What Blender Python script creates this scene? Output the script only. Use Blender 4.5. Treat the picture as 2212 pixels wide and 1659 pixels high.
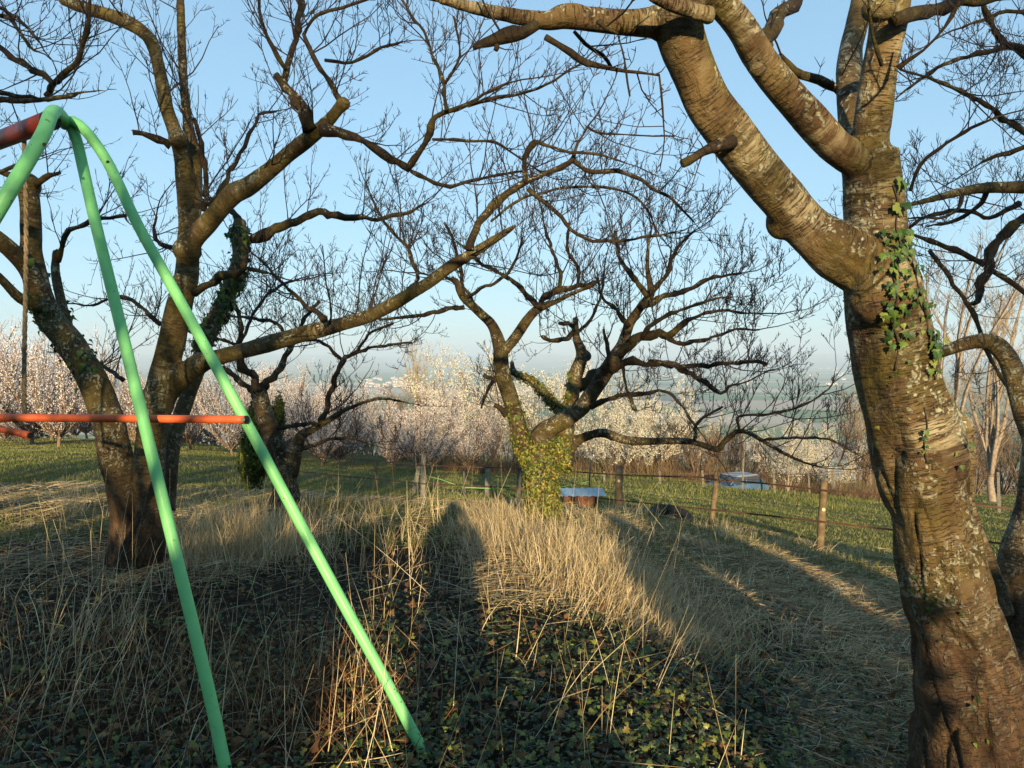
import bpy, bmesh, math, random
import numpy as np
from mathutils import Vector, Matrix, noise as mnoise
from mathutils.bvhtree import BVHTree

random.seed(11)
RNG = np.random.default_rng(11)
for o in list(bpy.data.objects):
    bpy.data.objects.remove(o, do_unlink=True)
scene = bpy.context.scene
COL = scene.collection

# ------------------------------------------------------------ camera, world, sun
EYE = 1.6
FPX, CX, CY = 1650.0, 1106.0, 829.5            # focal length and centre in a 2212 px wide frame
PITCH = math.atan((CY - 770.0) / FPX)
cam = bpy.data.cameras.new('camera')
cam.sensor_width = 36.0
cam.lens = FPX / 2212.0 * 36.0
cam.clip_start = 0.05
cam.clip_end = 60000.0
camo = bpy.data.objects.new('camera', cam)
COL.objects.link(camo)
camo.location = (0, 0, EYE)
camo.rotation_euler = (math.pi / 2 - PITCH, 0, 0)
scene.camera = camo

SUN_AZ = math.radians(175.6)                     # clockwise from +Y: behind the camera, a little to the right
SUN_EL = math.radians(10.8)
world = bpy.data.worlds.new('World')
scene.world = world
world.use_nodes = True
wn = world.node_tree
wn.nodes.clear()
sky = wn.nodes.new('ShaderNodeTexSky')
sky.sky_type = 'NISHITA'
sky.sun_disc = False
sky.sun_elevation = SUN_EL
sky.sun_rotation = SUN_AZ
sky.altitude = 200
sky.air_density = 1.0
sky.dust_density = 0.0
sky.ozone_density = 3.5
bg = wn.nodes.new('ShaderNodeBackground')
bg.inputs['Strength'].default_value = 0.10
wo = wn.nodes.new('ShaderNodeOutputWorld')
hue = wn.nodes.new('ShaderNodeMixRGB'); hue.blend_type = 'MULTIPLY'; hue.inputs[0].default_value = 1.0
hue.inputs[2].default_value = (1.58, 2.10, 2.36, 1)
gam = wn.nodes.new('ShaderNodeGamma'); gam.inputs[1].default_value = .42      # a hazy sky: little contrast from zenith to horizon
wn.links.new(sky.outputs[0], gam.inputs[0]); wn.links.new(gam.outputs[0], hue.inputs[1]); wn.links.new(hue.outputs[0], bg.inputs[0])
wn.links.new(bg.outputs[0], wo.inputs[0])

sl = bpy.data.lights.new('sun', 'SUN')
sl.energy = 5.0
sl.angle = math.radians(0.55)
sl.color = (1.0, 0.77, 0.45)
so = bpy.data.objects.new('sun', sl)
COL.objects.link(so)
SUNV = Vector((math.sin(SUN_AZ) * math.cos(SUN_EL), math.cos(SUN_AZ) * math.cos(SUN_EL), math.sin(SUN_EL)))
so.rotation_euler = (SUNV).to_track_quat('Z', 'Y').to_euler()
so.location = (3, -20, 12)

scene.view_settings.view_transform = 'Standard'
scene.view_settings.look = 'None'
scene.view_settings.gamma = 1.0
scene.view_settings.use_curve_mapping = False
scene.view_settings.exposure = 1.1
scene.cycles.volume_bounces = 1

# ------------------------------------------------------------ helpers
def tag(o, label=None, cat=None, group=None, kind=None):
    if label: o['label'] = label
    if cat: o['category'] = cat
    if group: o['group'] = group
    if kind: o['kind'] = kind
    return o

def empty(name, loc, label=None, cat=None, group=None, kind=None, rz=0.0):
    o = bpy.data.objects.new(name, None)
    COL.objects.link(o)
    o.empty_display_size = 0.2
    o.location = loc
    o.rotation_euler = (0, 0, rz)
    return tag(o, label, cat, group, kind)

def link(name, me, mats=None, parent=None, loc=None):
    o = bpy.data.objects.new(name, me)
    COL.objects.link(o)
    if mats is not None and len(me.materials) == 0:
        for m in (mats if isinstance(mats, (list, tuple)) else [mats]):
            me.materials.append(m)
    if parent is not None: o.parent = parent
    if loc is not None: o.location = loc
    return o

def np_mesh(name, verts, faces, smooth=True, vec=None, tint=None):
    """verts (N,3); faces a list of (M,k) int arrays"""
    me = bpy.data.meshes.new(name)
    verts = np.ascontiguousarray(verts, dtype=np.float32)
    me.vertices.add(len(verts))
    me.vertices.foreach_set('co', verts.ravel())
    loops = np.concatenate([f.ravel() for f in faces]).astype(np.int32)
    tot = np.concatenate([np.full(len(f), f.shape[1], dtype=np.int32) for f in faces])
    st = np.concatenate([[0], np.cumsum(tot)[:-1]]).astype(np.int32)
    me.loops.add(len(loops))
    me.loops.foreach_set('vertex_index', loops)
    me.polygons.add(len(tot))
    me.polygons.foreach_set('loop_start', st)
    me.polygons.foreach_set('loop_total', tot)
    me.polygons.foreach_set('use_smooth', np.full(len(tot), smooth, dtype=bool))
    if vec is not None:
        a = me.attributes.new('bark', 'FLOAT_VECTOR', 'POINT')
        a.data.foreach_set('vector', np.ascontiguousarray(vec, dtype=np.float32).ravel())
    if tint is not None:
        a = me.attributes.new('tint', 'FLOAT', 'POINT')
        a.data.foreach_set('value', np.ascontiguousarray(tint, dtype=np.float32).ravel())
    me.update(calc_edges=True)
    me.validate()
    return me

def at(x, y, D):
    """the world point seen at (x, y) of a 2212 px wide frame, D metres in front of the lens"""
    u, v = (x - CX) / FPX * D, (CY - y) / FPX * D
    cp, sp = math.cos(PITCH), math.sin(PITCH)
    return (u, D * cp + v * sp, EYE - D * sp + v * cp)

def raydir(x, y):
    p = at(x, y, 1.0)
    return Vector((p[0], p[1], p[2] - EYE)).normalized()

# ------------------------------------------------------------ terrain
TD = np.array([0, 3, 6, 9, 12, 16, 25, 40, 60, 90, 150, 300, 700, 1500, 9000, 12000, 15000, 18000, 25000], float)
TL = np.array([0, 0, 0, -.12, -.40, -.75, -1.2, -2.4, -3.9, -7, -19, -45, -95, -120, -120, -50, 40, 55, 30], float)
TM = np.array([0, 0, -.02, -.2, -.75, -1.4, -2.6, -4.6, -6.9, -10.5, -24, -50, -98, -120, -120, -60, 15, 35, 30], float)
TR = np.array([0, -.15, -.5, -.95, -1.45, -2.15, -3.5, -5.6, -8.0, -11.5, -26, -52, -98, -120, -120, -70, -5, 15, 10], float)
def sst(a, b, x):
    t = np.clip((x - a) / (b - a), 0, 1)
    return t * t * (3 - 2 * t)
def hz(x, y):
    x = np.asarray(x, float); y = np.asarray(y, float)
    d = np.hypot(x, y)
    az = np.degrees(np.arctan2(x, y))
    s = np.clip(az, -40, 40) / 33.8
    ld = np.log(d + 2)
    lt = np.log(TD + 2)
    zl = zm = zr = 0
    for off in (-.12, -.06, 0, .06, .12):
        l2 = np.maximum(ld + off, lt[0])
        zl = zl + np.interp(l2, lt, TL) / 5; zm = zm + np.interp(l2, lt, TM) / 5; zr = zr + np.interp(l2, lt, TR) / 5
    wl = sst(0, 1, -s); wr = sst(0, 1, s)
    z = zm * (1 - wl - wr) + zl * wl + zr * wr
    back = sst(55, 110, np.abs(az))
    z = z * (1 - back) + np.minimum(.03 * d, 60) * back
    near = sst(1500, 60, d)
    z = z + near * (0.035 * np.sin(x * 2.1 + y * .7) * np.sin(y * 1.7 - x * .9) + 0.05 * np.sin(x * .55 + 1.3) * np.sin(y * .43 + .4)
                    + 0.15 * sst(10, 40, d) * np.sin(x * .17 + .5) * np.sin(y * .13 + 2))
    far = sst(9500, 14000, d)
    z = z + far * (28 * np.sin(az * .31 + 1.0) + 16 * np.sin(az * .9 + .3) + 8 * np.sin(az * 2.3))
    return z
def gz(x, y): return float(hz(x, y))
def ground_at(px, D):
    X = (px - CX) / FPX * D
    return (X, D, gz(X, D))

# ------------------------------------------------------------ materials
class NT:
    def __init__(s, name):
        s.m = bpy.data.materials.new(name); s.m.use_nodes = True
        s.t = s.m.node_tree; s.t.nodes.clear()
        s.out = s.t.nodes.new('ShaderNodeOutputMaterial')
        s.b = s.t.nodes.new('ShaderNodeBsdfPrincipled')
        s.t.links.new(s.b.outputs[0], s.out.inputs[0])
        s.b.inputs['Roughness'].default_value = 0.8
        s.b.inputs['Specular IOR Level'].default_value = 0.3
    def n(s, t, **k):
        nd = s.t.nodes.new('ShaderNode' + t)
        for a, b in k.items(): setattr(nd, a, b)
        return nd
    def l(s, a, b): s.t.links.new(a, b)
    def setin(s, nd, **k):
        for a, b in k.items():
            i = nd.inputs[a.replace('_', ' ')]
            if hasattr(b, 'is_output'): s.l(b, i)
            else: i.default_value = b
    def coord(s): return s.n('TexCoord').outputs['Object']
    def geo(s): return s.n('NewGeometry').outputs['Position']
    def attr(s, nm, out='Vector'): return s.n('Attribute', attribute_name=nm).outputs[out]
    def mapping(s, v, scale=(1, 1, 1), loc=(0, 0, 0)):
        m = s.n('Mapping'); s.l(v, m.inputs[0]); m.inputs['Scale'].default_value = scale; m.inputs['Location'].default_value = loc
        return m.outputs[0]
    def noise(s, v, scale, det=4, rough=.55, dist=0, out='Fac'):
        nd = s.n('TexNoise'); s.l(v, nd.inputs['Vector'])
        s.setin(nd, Scale=scale, Detail=det, Roughness=rough, Distortion=dist)
        return nd.outputs[out]
    def voro(s, v, scale, out='Distance', feat='F1'):
        nd = s.n('TexVoronoi', feature=feat); s.l(v, nd.inputs['Vector']); nd.inputs['Scale'].default_value = scale
        return nd.outputs[out]
    def ramp(s, f, stops, interp='LINEAR'):
        nd = s.n('ValToRGB'); nd.color_ramp.interpolation = interp
        e = nd.color_ramp.elements
        for i, (p, c) in enumerate(stops):
            if not isinstance(c, (tuple, list)): c = (c, c, c)
            el = e[i] if i < 2 else e.new(p)
            el.position = p; el.color = (*c, 1)
        s.l(f, nd.inputs[0]); return nd.outputs[0]
    def mix(s, f, a, b, mode='MIX'):
        nd = s.n('MixRGB', blend_type=mode)
        for i, v in ((0, f), (1, a), (2, b)):
            if hasattr(v, 'is_output'): s.l(v, nd.inputs[i])
            elif isinstance(v, (tuple, list)): nd.inputs[i].default_value = (*v[:3], 1)
            else: nd.inputs[i].default_value = v if i == 0 else (v, v, v, 1)
        return nd.outputs[0]
    def math(s, op, a, b=0.0, c=None):
        nd = s.n('Math', operation=op)
        for i, v in enumerate((a, b) if c is None else (a, b, c)):
            if hasattr(v, 'is_output'): s.l(v, nd.inputs[i])
            else: nd.inputs[i].default_value = v
        return nd.outputs[0]
    def col(s, c):
        i = s.b.inputs['Base Color']
        if hasattr(c, 'is_output'): s.l(c, i)
        else: i.default_value = (*c, 1)
    def rough(s, v):
        i = s.b.inputs['Roughness']
        if hasattr(v, 'is_output'): s.l(v, i)
        else: i.default_value = v
    def bump(s, h, strength=.5, dist=.01):
        nd = s.n('Bump'); nd.inputs['Strength'].default_value = strength; nd.inputs['Distance'].default_value = dist
        s.l(h, nd.inputs['Height']); s.l(nd.outputs[0], s.b.inputs['Normal'])

def bark_material(name, moss, lichen, silver=.5, dark=1.0, foot=0.0):
    t = NT(name)
    v = t.attr('bark')
    pos = t.geo()
    big = t.noise(v, 2.3, 4, .6, .4)
    base = t.ramp(big, [(.25, (.022 * dark, .012 * dark, .006 * dark)), (.46, (.060 * dark, .034 * dark, .014 * dark)), (.6, (.115 * dark, .075 * dark, .030 * dark)), (.8, (.17 * dark, .122 * dark, .055 * dark))])
    # long horizontal bands of smooth pale skin and dark lenticel dashes
    band = t.noise(t.mapping(v, (2.2, 2.2, 14)), 1.6, 4, .6)
    skin = t.math('MULTIPLY', t.ramp(band, [(.44, 0), (.62, 1)]), t.ramp(t.noise(v, 3.1, 3, .5), [(.46, 0), (.62, 1)]))
    c = t.mix(t.math('MULTIPLY', skin, silver), base, (.33, .275, .16))
    dash = t.noise(t.mapping(v, (14, 14, 120)), 1.5, 3, .5)
    dm = t.ramp(dash, [(.54, 0), (.62, 1)])
    zone = t.ramp(t.noise(v, 4, 3, .6), [(.36, 0), (.52, 1)])
    dm = t.math('MULTIPLY', dm, zone)
    c = t.mix(t.math('MULTIPLY', dm, .85), c, (.022, .012, .008))
    mm = t.ramp(t.noise(pos, 3.4, 5, .65, .3), [(.62 - moss * .35, 0), (.74 - moss * .25, 1)])
    mcol = t.ramp(t.noise(pos, 22, 4, .6), [(.3, (.035, .032, .006)), (.55, (.095, .075, .010)), (.75, (.17, .145, .020))])
    c = t.mix(t.math('MULTIPLY', mm, .6), c, mcol)
    vz = t.voro(t.mix(.25, pos, t.noise(pos, 9, 3, .6, 0, 'Color')), 30)
    lm = t.ramp(t.noise(pos, 5.2, 6, .72, .6), [(.64 - lichen * .21, 0), (.69 - lichen * .21, 1)])
    lk = t.ramp(vz, [(.30, 1), (.52, 0)])
    nz = t.n('SeparateXYZ'); t.l(t.n('NewGeometry').outputs['True Normal'], nz.inputs[0])
    upf = t.ramp(t.math('ADD', t.math('MULTIPLY', nz.outputs[2], .5), t.noise(pos, 2.1, 2, .5)), [(.30, .10), (.56, 1)])
    lm = t.math('MULTIPLY', t.math('MULTIPLY', lm, lk), upf)
    lcol = t.ramp(t.noise(pos, 40, 3, .6), [(.3, (.22, .23, .15)), (.6, (.42, .40, .28)), (.8, (.55, .50, .33))])
    c = t.mix(t.math('MULTIPLY', lm, .9), c, lcol)
    t.col(c)
    if foot:      # old rough red-brown bark on the foot of the trunk, without lichen
        zz = t.n('SeparateXYZ'); t.l(pos, zz.inputs[0])
        fz = t.ramp(t.math('ADD', zz.outputs[2], t.math('MULTIPLY', t.noise(pos, 3.5, 4, .6), .9)), [(.95, 1), (1.0, 1)])
        fz = t.math('MULTIPLY', t.ramp(t.math('DIVIDE', t.math('ADD', zz.outputs[2], t.math('MULTIPLY', t.noise(pos, 3.5, 4, .6), .9)), 2.0), [(.40, 1), (.80, 0)]), .85)
        old = t.ramp(t.noise(t.mapping(v, (7, 7, 2.5)), 2.5, 6, .7, .8), [(.34, (.012, .007, .005)), (.5, (.055, .029, .015)), (.68, (.13, .075, .038))])
        t.col(t.mix(fz, c, old))
    t.rough(t.math('SUBTRACT', .78, t.math('MULTIPLY', skin, .34)))
    fine = t.noise(pos, 55, 5, .7)
    crack = t.noise(t.mapping(v, (9, 9, 3.2)), 2.2, 5, .7, 1.0)
    h = t.math('ADD', t.math('MULTIPLY', fine, .35), t.math('MULTIPLY', crack, .55))
    h = t.math('SUBTRACT', h, t.math('MULTIPLY', dm, .35))
    h = t.math('ADD', h, t.math('MULTIPLY', lm, .35))
    t.bump(h, 1.0, .02)
    return t.m

def simple(name, stops, scale=20, rough=.8, spec=.3, bump=0.0, coord='geo', det=4, metallic=0.0):
    t = NT(name)
    v = t.geo() if coord == 'geo' else t.coord()
    n = t.noise(v, scale, det, .6)
    t.col(t.ramp(n, stops)); t.rough(rough)
    t.b.inputs['Specular IOR Level'].default_value = spec
    t.b.inputs['Metallic'].default_value = metallic
    if bump: t.bump(t.noise(v, scale * 3, 4, .6), bump, .01)
    return t.m

def tinted(name, stops, trans=0.0, rough=.75, spec=.2, extra=None):
    """colour read from the per-blade or per-leaf 'tint' attribute"""
    t = NT(name)
    f = t.attr('tint', 'Fac')
    c = t.ramp(f, stops)
    t.col(c); t.rough(rough); t.b.inputs['Specular IOR Level'].default_value = spec
    if trans > 0:
        tr = t.n('BsdfTranslucent'); t.l(c, tr.inputs[0])
        mx = t.n('MixShader'); mx.inputs[0].default_value = trans
        t.l(t.b.outputs[0], mx.inputs[1]); t.l(tr.outputs[0], mx.inputs[2]); t.l(mx.outputs[0], t.out.inputs[0])
    return t.m

def objrand(name, stops, trans=.15, rough=.55, spec=.4):
    t = NT(name)
    f = t.n('ObjectInfo').outputs['Random']
    c = t.ramp(f, stops)
    c = t.mix(.5, c, t.mix(1.0, c, t.ramp(t.noise(t.coord(), 9, 3), [(.3, .45), (.7, 1.5)]), 'MULTIPLY'))
    t.col(c); t.rough(rough); t.b.inputs['Specular IOR Level'].default_value = spec
    tr = t.n('BsdfTranslucent'); t.l(c, tr.inputs[0])
    mx = t.n('MixShader'); mx.inputs[0].default_value = trans
    t.l(t.b.outputs[0], mx.inputs[1]); t.l(tr.outputs[0], mx.inputs[2]); t.l(mx.outputs[0], t.out.inputs[0])
    return t.m

M_BARK_R = bark_material('cherry_bark_near', .50, .9, 1.0, 1.35, 1.0)
M_BARK_L = bark_material('cherry_bark_left', .75, .7, .5, .92, 1.0)
M_BARK_C = bark_material('cherry_bark_middle', .5, .7, .35, .62)
M_BRANCH = bark_material('branch_bark', .35, .45, .2, .38)
M_TWIG = simple('twig_bark', [(.3, (.018, .012, .009)), (.6, (.038, .025, .019)), (.8, (.062, .042, .028))], 12, .65)
M_PALEBARK = simple('pale_bark', [(.3, (.17, .13, .09)), (.7, (.36, .29, .22))], 6, .7)
M_BGTWIG = simple('thicket_twigs', [(.3, (.11, .07, .04)), (.7, (.22, .15, .09))], 2.5, .8)
M_REDTWIG = simple('red_brown_twigs', [(.3, (.13, .06, .035)), (.7, (.24, .12, .08))], 2.5, .8)
M_TANTWIG = simple('tan_twigs', [(.3, (.24, .18, .10)), (.7, (.40, .32, .20))], 2.5, .8)
IVYST = [(0, (.012, .032, .008)), (.45, (.03, .075, .012)), (.75, (.075, .14, .018)), (.93, (.16, .19, .03)), (1, (.22, .13, .04))]
M_IVY = tinted('ivy_leaves', IVYST, .15, .45, .45)
M_IVYLEAF = objrand('ivy_leaf_single', [(0, (.02, .055, .012)), (.5, (.05, .11, .018)), (.8, (.10, .17, .025)), (1, (.20, .22, .04))])
M_STRAW = tinted('dry_straw', [(0, (.26, .17, .08)), (.4, (.50, .38, .20)), (.8, (.68, .55, .33)), (1, (.78, .68, .45))], .2)
M_MATSTRAW = tinted('matted_straw', [(0, (.12, .08, .045)), (.5, (.36, .27, .155)), (.9, (.62, .50, .31)), (1, (.12, .14, .03))], .15)
M_GRASS = tinted('green_grass', [(0, (.04, .07, .012)), (.6, (.08, .13, .02)), (1, (.19, .17, .06))], .2)
M_WEED = tinted('red_brown_weeds', [(0, (.09, .035, .015)), (.6, (.20, .10, .04)), (1, (.32, .20, .09))], .1)
M_LITTER = tinted('leaf_litter', [(0, (.06, .03, .015)), (.6, (.14, .07, .03)), (1, (.26, .14, .06))], .1)

def paint(name, c, c2, chips, rough=.38):
    t = NT(name)
    v = t.coord()
    n = t.noise(v, 14, 4, .6)
    cc = t.ramp(n, [(.3, c2), (.65, c)])
    ch = t.ramp(t.noise(v, 30, 5, .7), [(.72 - chips * 1.6, 0), (.73 - chips * 1.6, 1)])
    cc = t.mix(ch, cc, (.06, .03, .015))
    dust = t.ramp(t.noise(v, 5, 5, .7), [(.4, 0), (.8, .35)])
    cc = t.mix(dust, cc, (c[0] * .75 + .06, c[1] * .75 + .05, c[2] * .75 + .03))
    t.col(cc); t.rough(t.ramp(n, [(.3, rough + .15), (.7, rough)]))
    t.bump(t.noise(v, 45, 5, .6), .3, .004)
    t.b.inputs['Specular IOR Level'].default_value = .4
    return t.m
M_GREEN = paint('mint_green_paint', (.20, .60, .215), (.165, .52, .18), 0.035)
M_RED = paint('dark_red_paint', (.19, .022, .013), (.13, .016, .010), .04)
M_ORANGE = paint('orange_paint', (.72, .13, .035), (.62, .10, .03), .01)
M_BLACK = simple('black_rubber', [(.3, (.012, .012, .012)), (.7, (.03, .028, .026))], 30, .7)
M_RUSTMETAL = simple('dull_metal', [(.3, (.10, .07, .05)), (.7, (.22, .18, .14))], 60, .5, .5)
M_ROPE = simple('old_rope', [(.3, (.14, .10, .06)), (.7, (.34, .26, .16))], 90, .95, .1, .6)
M_POST = simple('round_post_wood', [(.3, (.09, .06, .03)), (.55, (.17, .12, .065)), (.8, (.26, .20, .115))], 7, .85, .2, .5)
M_GREYPOST = simple('weathered_post_wood', [(.3, (.12, .11, .09)), (.7, (.28, .25, .20))], 9, .85, .2, .5)
M_DARKPOST = simple('dark_post_wood', [(.3, (.05, .045, .04)), (.7, (.12, .11, .10))], 9, .85, .2, .5)
M_TAPE = simple('brown_fence_tape', [(.3, (.06, .03, .02)), (.7, (.12, .06, .035))], 8, .6)
M_INSUL = simple('cream_insulator', [(.3, (.55, .42, .2)), (.7, (.7, .6, .35))], 40, .4)
M_LEMON = simple('green_wire', [(.3, (.18, .45, .12)), (.7, (.3, .6, .2))], 8, .5)

# ------------------------------------------------------------ tubes
def catmull(P, step):
    """P (N,k): xyz + extra columns, resampled every step metres along a smooth curve"""
    P = np.asarray(P, float)
    if len(P) == 2: P = np.array([P[0], (P[0] + P[1]) / 2, P[1]])
    Q = np.vstack([2 * P[0] - P[1], P, 2 * P[-1] - P[-2]])
    out = []
    for i in range(1, len(Q) - 2):
        L = np.linalg.norm(Q[i + 1, :3] - Q[i, :3])
        n = max(2, int(math.ceil(L / step)))
        t = np.linspace(0, 1, n, endpoint=False)[:, None]
        p0, p1, p2, p3 = Q[i - 1], Q[i], Q[i + 1], Q[i + 2]
        out.append(.5 * ((2 * p1) + (-p0 + p2) * t + (2 * p0 - 5 * p1 + 4 * p2 - p3) * t ** 2 + (-p0 + 3 * p1 - 3 * p2 + p3) * t ** 3))
    out.append(P[-1:])
    R = np.vstack(out)
    R[:, 3] = np.maximum(R[:, 3], P[:, 3].min() * .8)
    return R

def frames(P):
    T = np.gradient(P, axis=-2)
    T /= np.maximum(np.linalg.norm(T, axis=-1, keepdims=True), 1e-9)
    mean = np.abs(T.mean(axis=-2))
    ref = np.zeros(mean.shape); idx = np.argmin(mean, axis=-1)
    np.put_along_axis(ref, idx[..., None], 1.0, axis=-1)
    ref = np.broadcast_to(ref[..., None, :], T.shape)
    A = np.cross(T, ref); A /= np.maximum(np.linalg.norm(A, axis=-1, keepdims=True), 1e-9)
    B = np.cross(T, A)
    return T, A, B

def tubes(P, R, sides, cap=False):
    """P (N,n,3), R (N,n) -> verts, quads, (caps)"""
    N, n, _ = P.shape
    T, A, B = frames(P)
    th = np.arange(sides) * 2 * math.pi / sides
    c, s = np.cos(th), np.sin(th)
    off = A[:, :, None, :] * c[None, None, :, None] + B[:, :, None, :] * s[None, None, :, None]
    V = P[:, :, None, :] + off * R[:, :, None, None]
    L = np.concatenate([np.zeros((N, 1)), np.cumsum(np.linalg.norm(np.diff(P, axis=1), axis=2), axis=1)], axis=1)
    vec = np.stack([np.broadcast_to(c, (N, n, sides)) * R[:, :, None], np.broadcast_to(s, (N, n, sides)) * R[:, :, None],
                    np.broadcast_to(L[:, :, None], (N, n, sides))], axis=-1)
    base = (np.arange(N) * n * sides)[:, None, None]
    i = np.arange(n - 1)[None, :, None]; j = np.arange(sides)[None, None, :]
    a = base + i * sides + j; b = base + i * sides + (j + 1) % sides
    q = np.stack([a, b, b + sides, a + sides], axis=-1).reshape(-1, 4)
    caps = []
    if cap:
        c0 = (np.arange(N) * n * sides)[:, None] + np.arange(sides)[::-1][None, :]
        c1 = (np.arange(N) * n * sides)[:, None] + (n - 1) * sides + np.arange(sides)[None, :]
        caps = [c0, c1]
    return V.reshape(-1, 3), q, caps, vec.reshape(-1, 3)

class Lines:
    """a bag of thin polylines that becomes one mesh"""
    def __init__(s): s.g = {}
    def add(s, pts, rad): s.g.setdefault(len(pts), []).append((pts, rad))
    def mesh(s, name, sides=3, origin=(0, 0, 0)):
        V, F, X, k = [], [], [], 0
        for n, L in s.g.items():
            P = np.array([a for a, _ in L], float); R = np.array([b for _, b in L], float)
            v, q, _, x = tubes(P, R, sides)
            V.append(v); F.append(q + k); X.append(x); k += len(v)
        V = np.vstack(V) - np.array(origin)
        return np_mesh(name, V, [np.vstack(F)], True, np.vstack(X))

def rnd3():
    while True:
        x, y, z = random.uniform(-1, 1), random.uniform(-1, 1), random.uniform(-1, 1)
        q = x * x + y * y + z * z
        if .01 < q < 1:
            q = 1 / math.sqrt(q); return x * q, y * q, z * q

def shoot(p, d, L, r, n, wig, up, tip=.35):
    x, y, z = p; a, b, c = d
    pts = [(x, y, z)]; rad = [r]
    st = L / n
    for i in range(n):
        u, v, w = rnd3()
        a += u * wig; b += v * wig; c += w * wig + up
        q = 1 / math.sqrt(a * a + b * b + c * c + 1e-9); a *= q; b *= q; c *= q
        x += a * st; y += b * st; z += c * st
        pts.append((x, y, z)); rad.append(r * (1 - (1 - tip) * (i + 1) / n))
    return pts, rad

def branchlets(out, pts, rad, L, lev, dens, rmin, up=.12, wig=.17, t0=.1, spread=1.0, keep=None):
    """side shoots along a polyline, and theirs in turn"""
    n = len(pts)
    tot = sum(math.dist(pts[i], pts[i + 1]) for i in range(n - 1))
    cnt = tot * dens
    k = int(cnt) + (random.random() < cnt - int(cnt))
    for _ in range(k):
        t = t0 + (1 - t0) * random.random() ** .8
        f = t * (n - 1); i = min(int(f), n - 2); f -= i
        a, b = pts[i], pts[i + 1]
        p = (a[0] + (b[0] - a[0]) * f, a[1] + (b[1] - a[1]) * f, a[2] + (b[2] - a[2]) * f)
        pr = rad[i] + (rad[i + 1] - rad[i]) * f
        tx, ty, tz = b[0] - a[0], b[1] - a[1], b[2] - a[2]
        q = 1 / math.sqrt(tx * tx + ty * ty + tz * tz + 1e-12); tx *= q; ty *= q; tz *= q
        u, v, w = rnd3(); dd = u * tx + v * ty + w * tz
        u -= dd * tx; v -= dd * ty; w -= dd * tz
        m = random.uniform(.2, .9)
        d = (tx * m + u * spread, ty * m + v * spread, tz * m + w * spread + .35)
        LL = L * random.uniform(.45, 1.25) * (1 - .35 * t)
        if keep and not keep((p[0] + d[0] * LL, p[1] + d[1] * LL, p[2] + d[2] * LL)): continue
        r = max(rmin, min(pr * .6, LL * .0085 + rmin * .4))
        nn = 5 if lev >= 2 else (4 if lev == 1 else 2)
        if lev >= 3: nn = 7
        P, R = shoot(p, d, LL, r, nn, wig, up, .45)
        out.add(P, R)
        if lev > 0:
            nd = {3: 8, 2: 12, 1: 24 if rmin < .005 else 3}[lev]
            branchlets(out, P, R, {3: L * .5, 2: L * .42, 1: .055}[lev], lev - 1, nd * (.6 / max(L, .2) if lev > 1 else 1), rmin, up, wig, .08, spread)
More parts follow.
